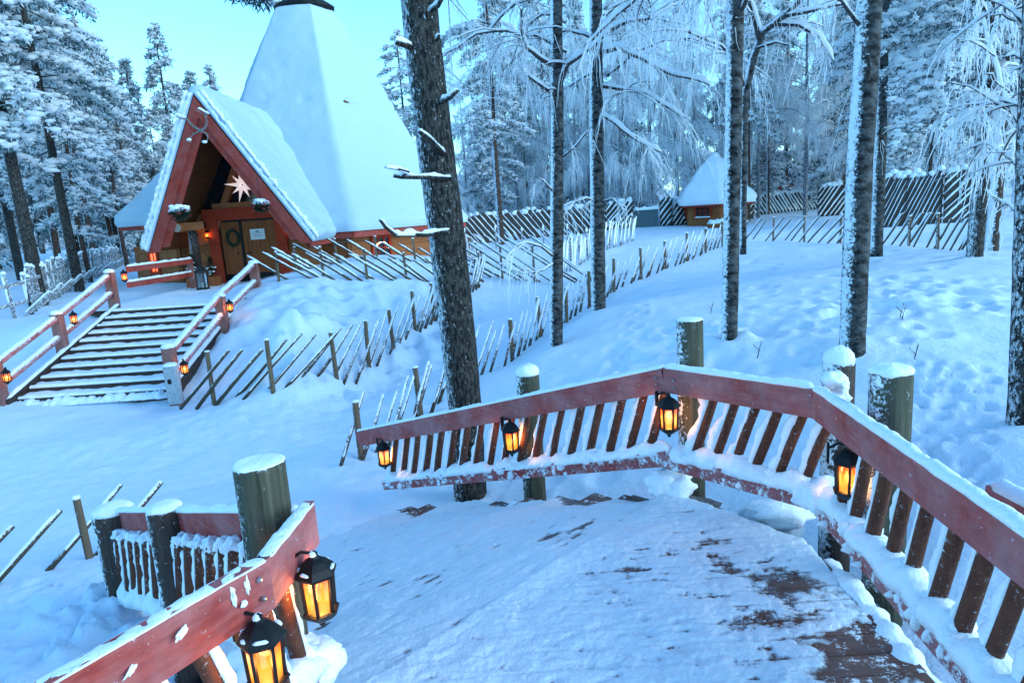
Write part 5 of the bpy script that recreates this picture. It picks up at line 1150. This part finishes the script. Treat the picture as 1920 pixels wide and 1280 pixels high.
# --- the wood beyond, reading as one pale mass
def distant_wood():
    r = np.random.default_rng(5); V1, V2, F1, F2 = [], [], [], []; n1 = n2 = 0
    for k in range(170):
        px = -150+2300*(k+r.random())/170
        if 190 < px < 800 and r.random() < .25: continue
        if px > 1250 and r.random() < .6: continue
        D_ = r.uniform(78, 108); q = P(px, 400, y=D_); h = r.uniform(6, 9) if px < 850 else r.uniform(5, 11); R = r.uniform(1.6, 2.8); z = 1.9; n = 190
        t = r.random(n); a = r.uniform(0, 6.28, n); rad = R*(1-.8*t)*np.sqrt(r.random(n)); c = np.stack([q.x+rad*np.cos(a), D_+rad*np.sin(a), z+.4+t*h], 1); o = np.stack([np.cos(a), np.sin(a), -.3+0*a], 1)
        v, f = blades_np(c, o, 3, .75, .09, r, .5); V1.append(v); F1.append(f+n1); n1 += len(v)
        v, f = lumps_np(c[:90], o[:90], r.uniform(.25, .6, 90), r); V2.append(v); F2.append(f+n2); n2 += len(v)
    o = build_np('distant_wood', np.concatenate(V1), np.concatenate(F1), [M['dark_needle'], M['frost_needle']], None, (r.random(sum(map(len, F1))) < .85)*1); o['kind'] = 'stuff'
    o2 = build_np('snow', np.concatenate(V2), np.concatenate(F2), M['frost'], o, smooth=True)
distant_wood()
# ------------------------------------------------------------------ near trees
def plimb(pts): return [P(a, b, y=c) for a, b, c in pts]
# the big leaning pine in front
b = P(880, 942, y=7.2); root = empty('pine_tree', b, 'big leaning pine with flaky snow flecked bark in front of the hut roof', 'tree')
tp = [P(x, y, y=d) for x, y, d in ((884, 960, 7.2), (872, 760, 7.2), (856, 600, 7.2), (836, 430, 7.22), (813, 250, 7.25), (795, 100, 7.27), (785, 0, 7.3), (770, -160, 7.35), (755, -420, 7.45), (735, -900, 7.6))]
t = trunk_obj(root, tp, [.185, .178, .185, .187, .185, .178, .172, .15, .12, .05], 'pine', 36, .03)
st_ = MB(); ss = MB()
for pts, rad in ((((832, 290, 7.1), (812, 268, 6.9), (797, 255, 6.75), (785, 246, 6.7)), .03), (((845, 335, 7.1), (800, 332, 6.9), (752, 332, 6.7), (738, 330, 6.65)), .028), (((752, 331, 6.7), (766, 322, 6.65), (752, 318, 6.6), (722, 313, 6.5)), .016), (((850, 430, 7.1), (800, 440, 6.9), (740, 440, 6.6), (722, 425, 6.5), (712, 412, 6.45)), .026), (((770, 88, 7.1), (755, 84, 7.0), (742, 80, 6.9)), .035), (((828, 190, 7.1), (845, 182, 7.0), (858, 170, 6.95)), .03), (((806, 20, 7.1), (822, 10, 7.0), (830, -4, 6.9)), .03), (((818, 75, 7.1), (824, 66, 7.0)), .02)):
    st_ = MB(); ss = MB(); q = plimb(pts); st_.tube(q, [rad*(1-.6*i/len(q)) for i in range(len(q))], 8); o = st_.build('broken_branch', M['pine'], root, True); ss.strip([p+Vector((0, 0, rad*.6)) for p in q], rad*1.8, rad*1.0, rad*900, step=.02, n=9, rough=.9, fine=.012); ss.build('snow', M['snow'], o, True)
ss = MB(); ss.strip(plimb(((768, 328, 6.68), (745, 318, 6.6), (722, 314, 6.5))), .06, .035, 3, step=.02); ss.strip(plimb(((795, 441, 6.9), (742, 441, 6.6))), .06, .04, 5, step=.02, n=9, rough=.8, fine=.015)
ss.build('snow', M['snow'], o, True)
rr = random.Random(5); C, O = [], []
def spray(pts, n, sp):
    for k in range(n):
        p = along(pts, min(.999, (k+rr.random())/n)); C.append((p.x+rr.gauss(0, sp), p.y+rr.gauss(0, sp), p.z+rr.gauss(0, sp*.6))); O.append((rr.gauss(0, .5), rr.gauss(0, .5), -.4))
lm = MB()
for i_, pts in enumerate((((765, -200, 7.35), (600, -150, 6.9), (500, -70, 6.6), (468, -14, 6.5)), ((760, -300, 7.4), (900, -260, 7.8), (1000, -200, 8)), ((755, -420, 7.45), (640, -420, 8.2), (560, -330, 8.6)), ((750, -500, 7.5), (850, -520, 6.6), (930, -430, 6.2)))):
    q = plimb(pts); lm.tube(q, [.05, .035, .025, .012][:len(q)], 7, cap=False); spray(q[1:], 26, .16 if i_ else .05)
for px, py, d in ((450, -8, 6.5), (482, -4, 6.5)): spray([P(px-14, py-6, y=d), P(px+14, py, y=d)], 9, .035)
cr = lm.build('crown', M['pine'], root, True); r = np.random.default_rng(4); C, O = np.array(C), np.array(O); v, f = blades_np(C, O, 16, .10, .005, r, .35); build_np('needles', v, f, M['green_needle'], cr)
k = r.random(len(C)) < .3; v, f = lumps_np(C[k]+np.array([0, 0, .05]), O[k], r.uniform(.04, .09, k.sum()), r); build_np('snow', v, f, M['frost'], cr, smooth=True)

def near_birch(label, tpx, rad, limbs, seed, upper=8, bark='birch', per=20, strand=(.35, 1.0), extra=None, uz=(5.4, 8.5), uR=2.2, group='dark birch trunks in the field', r_s=.0065, nsub=6):
    tp = plimb(tpx); root = empty('birch_tree', tp[0], label, 'tree', group); trunk_obj(root, [tp[0]-Vector((0, 0, .3))]+tp, [rad[0]]+list(rad), bark, 22, .04)
    L = [(plimb(p), q) for p, q in limbs]; rr = random.Random(seed); top = tp[-1]
    for i in range(upper):      # limbs that leave the trunk above the frame and hang back into it
        az = rr.uniform(0, 6.283); z = uz[0]+(uz[1]-uz[0])*(i+rr.random())/upper; d = Vector((math.cos(az), math.sin(az), 0)); l = uR*rr.uniform(.6, 1.2); p = Vector((top.x, top.y, z))
        L.append(([p+d*l*q+Vector((0, 0, l*(.75*q-.85*q*q))) for q in (0, .2, .4, .6, .8, 1)], .028*rr.uniform(.7, 1.2)))
    grow_birch(root, tp, rad[0], L, seed, bark, strand=strand, per=per, r_s=r_s, nsub=nsub); return root
near_birch('slim dark birch standing left of the pair in the field', [(1043, 662, 11.5), (1044, 450, 11.5), (1045, 220, 11.5), (1043, 0, 11.5), (1040, -250, 11.5), (1030, -600, 11.6)], [.112, .105, .098, .088, .07, .03],
           [(((1040, 125, 11.5), (1012, 108, 11.3), (988, 92, 11.1), (977, 60, 11.0), (976, 20, 10.9)), .035), (((1042, 180, 11.5), (1015, 160, 11.3), (990, 142, 11.1)), .030), (((1048, 160, 11.5), (1064, 122, 11.4), (1110, 88, 11.2), (1150, 50, 11.0)), .04), (((1042, 365, 11.5), (1020, 340, 11.3), (1010, 334, 11.2)), .014), (((1048, 300, 11.5), (1080, 270, 11.3), (1104, 240, 11.2)), .018), (((1043, 485, 11.5), (1015, 462, 11.2), (985, 458, 10.9), (960, 470, 10.8)), .018), (((1043, 490, 11.5), (1020, 505, 11.2), (985, 512, 11.0), (950, 505, 10.9)), .014)], 61)
near_birch('second slim birch with long drooping limbs to its right', [(1123, 588, 13), (1120, 400, 13), (1118, 200, 13), (1117, 0, 13), (1116, -250, 13), (1110, -600, 13)], [.135, .128, .118, .10, .08, .03],
           [(((1122, 98, 13), (1160, 88, 12.8), (1215, 118, 12.5), (1270, 140, 12.3), (1330, 160, 12.1)), .050), (((1122, 160, 13), (1160, 165, 12.8), (1215, 175, 12.6), (1255, 200, 12.5), (1290, 225, 12.4)), .038), (((1122, 210, 13), (1160, 235, 12.7), (1195, 262, 12.5), (1240, 285, 12.3)), .038), (((1120, 130, 13), (1085, 150, 13.2), (1055, 170, 13.3)), .02), (((1122, 70, 13), (1170, 40, 12.8), (1230, 30, 12.6), (1290, 50, 12.4)), .04), (((1120, 378, 13), (1100, 372, 12.8), (1070, 382, 12.6), (1052, 390, 12.4)), .018), (((1120, 380, 13), (1150, 372, 12.8), (1175, 400, 12.6)), .014)], 62, upper=10)
near_birch('straight grey birch standing behind the bare topped deck post', [(1367, 646, 8.5), (1370, 500, 8.5), (1374, 300, 8.5), (1377, 120, 8.5), (1379, 0, 8.5), (1384, -300, 8.5), (1390, -700, 8.5)], [.098, .098, .098, .095, .092, .07, .03],
           [(((1376, 40, 8.5), (1395, 10, 8.4), (1405, -20, 8.3)), .03), (((1378, -40, 8.5), (1340, -60, 8.3), (1300, -30, 8.1), (1270, 20, 8.0)), .03)], 63, upper=7, uz=(5.3, 7), uR=1.6)
near_birch('forked frosty limb tree rising behind the grey birch', [(1393, 440, 10.5), (1394, 300, 10.5), (1396, 180, 10.5), (1412, 110, 10.4), (1430, 60, 10.3), (1470, 30, 10.1), (1520, -20, 10.0)], [.05, .055, .06, .06, .055, .045, .035],
           [(((1425, 75, 10.3), (1412, 30, 10.3), (1400, -10, 10.3)), .04), (((1450, 45, 10.2), (1500, 48, 10), (1540, 70, 9.8), (1560, 120, 9.7)), .03), (((1420, 90, 10.3), (1455, 80, 10.1), (1480, 85, 10.0)), .02), (((1470, 30, 10.1), (1530, 20, 9.8), (1590, 10, 9.6)), .03), (((1398, 170, 10.5), (1380, 120, 10.3), (1350, 90, 10.2), (1290, 60, 10), (1250, 60, 9.9)), .022)], 64, upper=5, uz=(6.2, 8), uR=2.0)
near_birch('thickest birch standing behind the snow capped double posts', [(1598, 655, 7), (1604, 500, 7), (1612, 300, 7), (1624, 120, 7), (1630, 0, 7), (1640, -300, 7), (1655, -700, 7)], [.126, .124, .120, .115, .11, .09, .04],
           [(((1626, 150, 6.9), (1630, 125, 6.8), (1629, 102, 6.75)), .022), (((1622, 60, 7), (1590, 20, 6.9), (1560, -20, 6.8)), .02)], 65, upper=6, uz=(5.3, 7), uR=1.5)
near_birch('slim trunk standing directly behind the thickest birch', [(1643, 452, 13.5), (1648, 300, 13.5), (1652, 120, 13.5), (1655, 0, 13.5), (1660, -400, 13.5)], [.125, .12, .11, .10, .05], [(((1648, 260, 13.5), (1665, 245, 13.2), (1680, 238, 13)), .015), (((1652, 120, 13.5), (1670, 80, 13.2), (1700, 60, 13)), .02)], 66, upper=6, uz=(7, 10))
# right hand pines with drooping snowy boughs
RG = 'dark pines with snowy boughs at the right'
b = G(1826, 490); conifer('pine_tree', 'dark pine trunk left of the pair at right, leaning under snowy boughs', RG, 71, 13, 2.7, 2.8, 60, .125, base=b, bark='pine', dens=1.8, lump=.085, bl=.10, dark=.2, lean=(.0, .0))
b = G(1858, 476); conifer('pine_tree', 'dark pine trunk right of the pair with reddish upper bark', RG, 72, 13, 3.4, 2.4, 50, .115, base=b, bark='pinered', dens=1.7, lump=.085, bl=.10, dark=.2, lean=(.012, 0))
b = P(1735, 400, y=34); b.z = T(b.x, b.y); conifer('pine_tree', 'snowy pine filling the gap above the steep boarded fence', RG, 73, 18, 3.0, 3.6, 74, .15, base=b, bark='pine', dens=1.1, lump=.16, bl=.18)
b = P(1960, 470, y=14); b.z = T(b.x, b.y); conifer('pine_tree', 'snowy pine whose boughs reach in from the right edge', RG, 74, 12, 2.6, 2.6, 50, .12, base=b, bark='pine', dens=1.5, lump=.10, bl=.12, dark=.2)
near_birch('rough dark trunk at the right edge with thick rimed twigs', [(1908, 858, 5.0), (1916, 700, 5.0), (1921, 560, 5.0), (1926, 400, 5.0), (1932, 200, 5.0), (1940, 0, 5.0), (1950, -300, 5.0)], [.085, .082, .08, .076, .07, .06, .03],
           [(((1932, 260, 5.0), (1900, 215, 5.3), (1870, 160, 5.6), (1850, 90, 5.9), (1845, 20, 6.1)), .016), (((1930, 330, 5.0), (1890, 290, 5.4), (1850, 275, 5.8), (1800, 290, 6.1)), .014), (((1938, 60, 5.0), (1900, 20, 5.2), (1860, 0, 5.5), (1800, -20, 5.8)), .016), (((1930, 420, 5.0), (1895, 385, 5.3), (1865, 372, 5.6)), .012), (((1925, 200, 5), (1880, 190, 5.4), (1820, 200, 5.8), (1760, 230, 6.2)), .012), (((1930, 120, 5), (1905, 100, 5.2), (1880, 105, 5.4)), .012)], 67, upper=4, uz=(5.2, 6.5), uR=1.4, bark='pine', per=30, strand=(.2, .6), r_s=.0075, nsub=11, group='trees at the right edge')
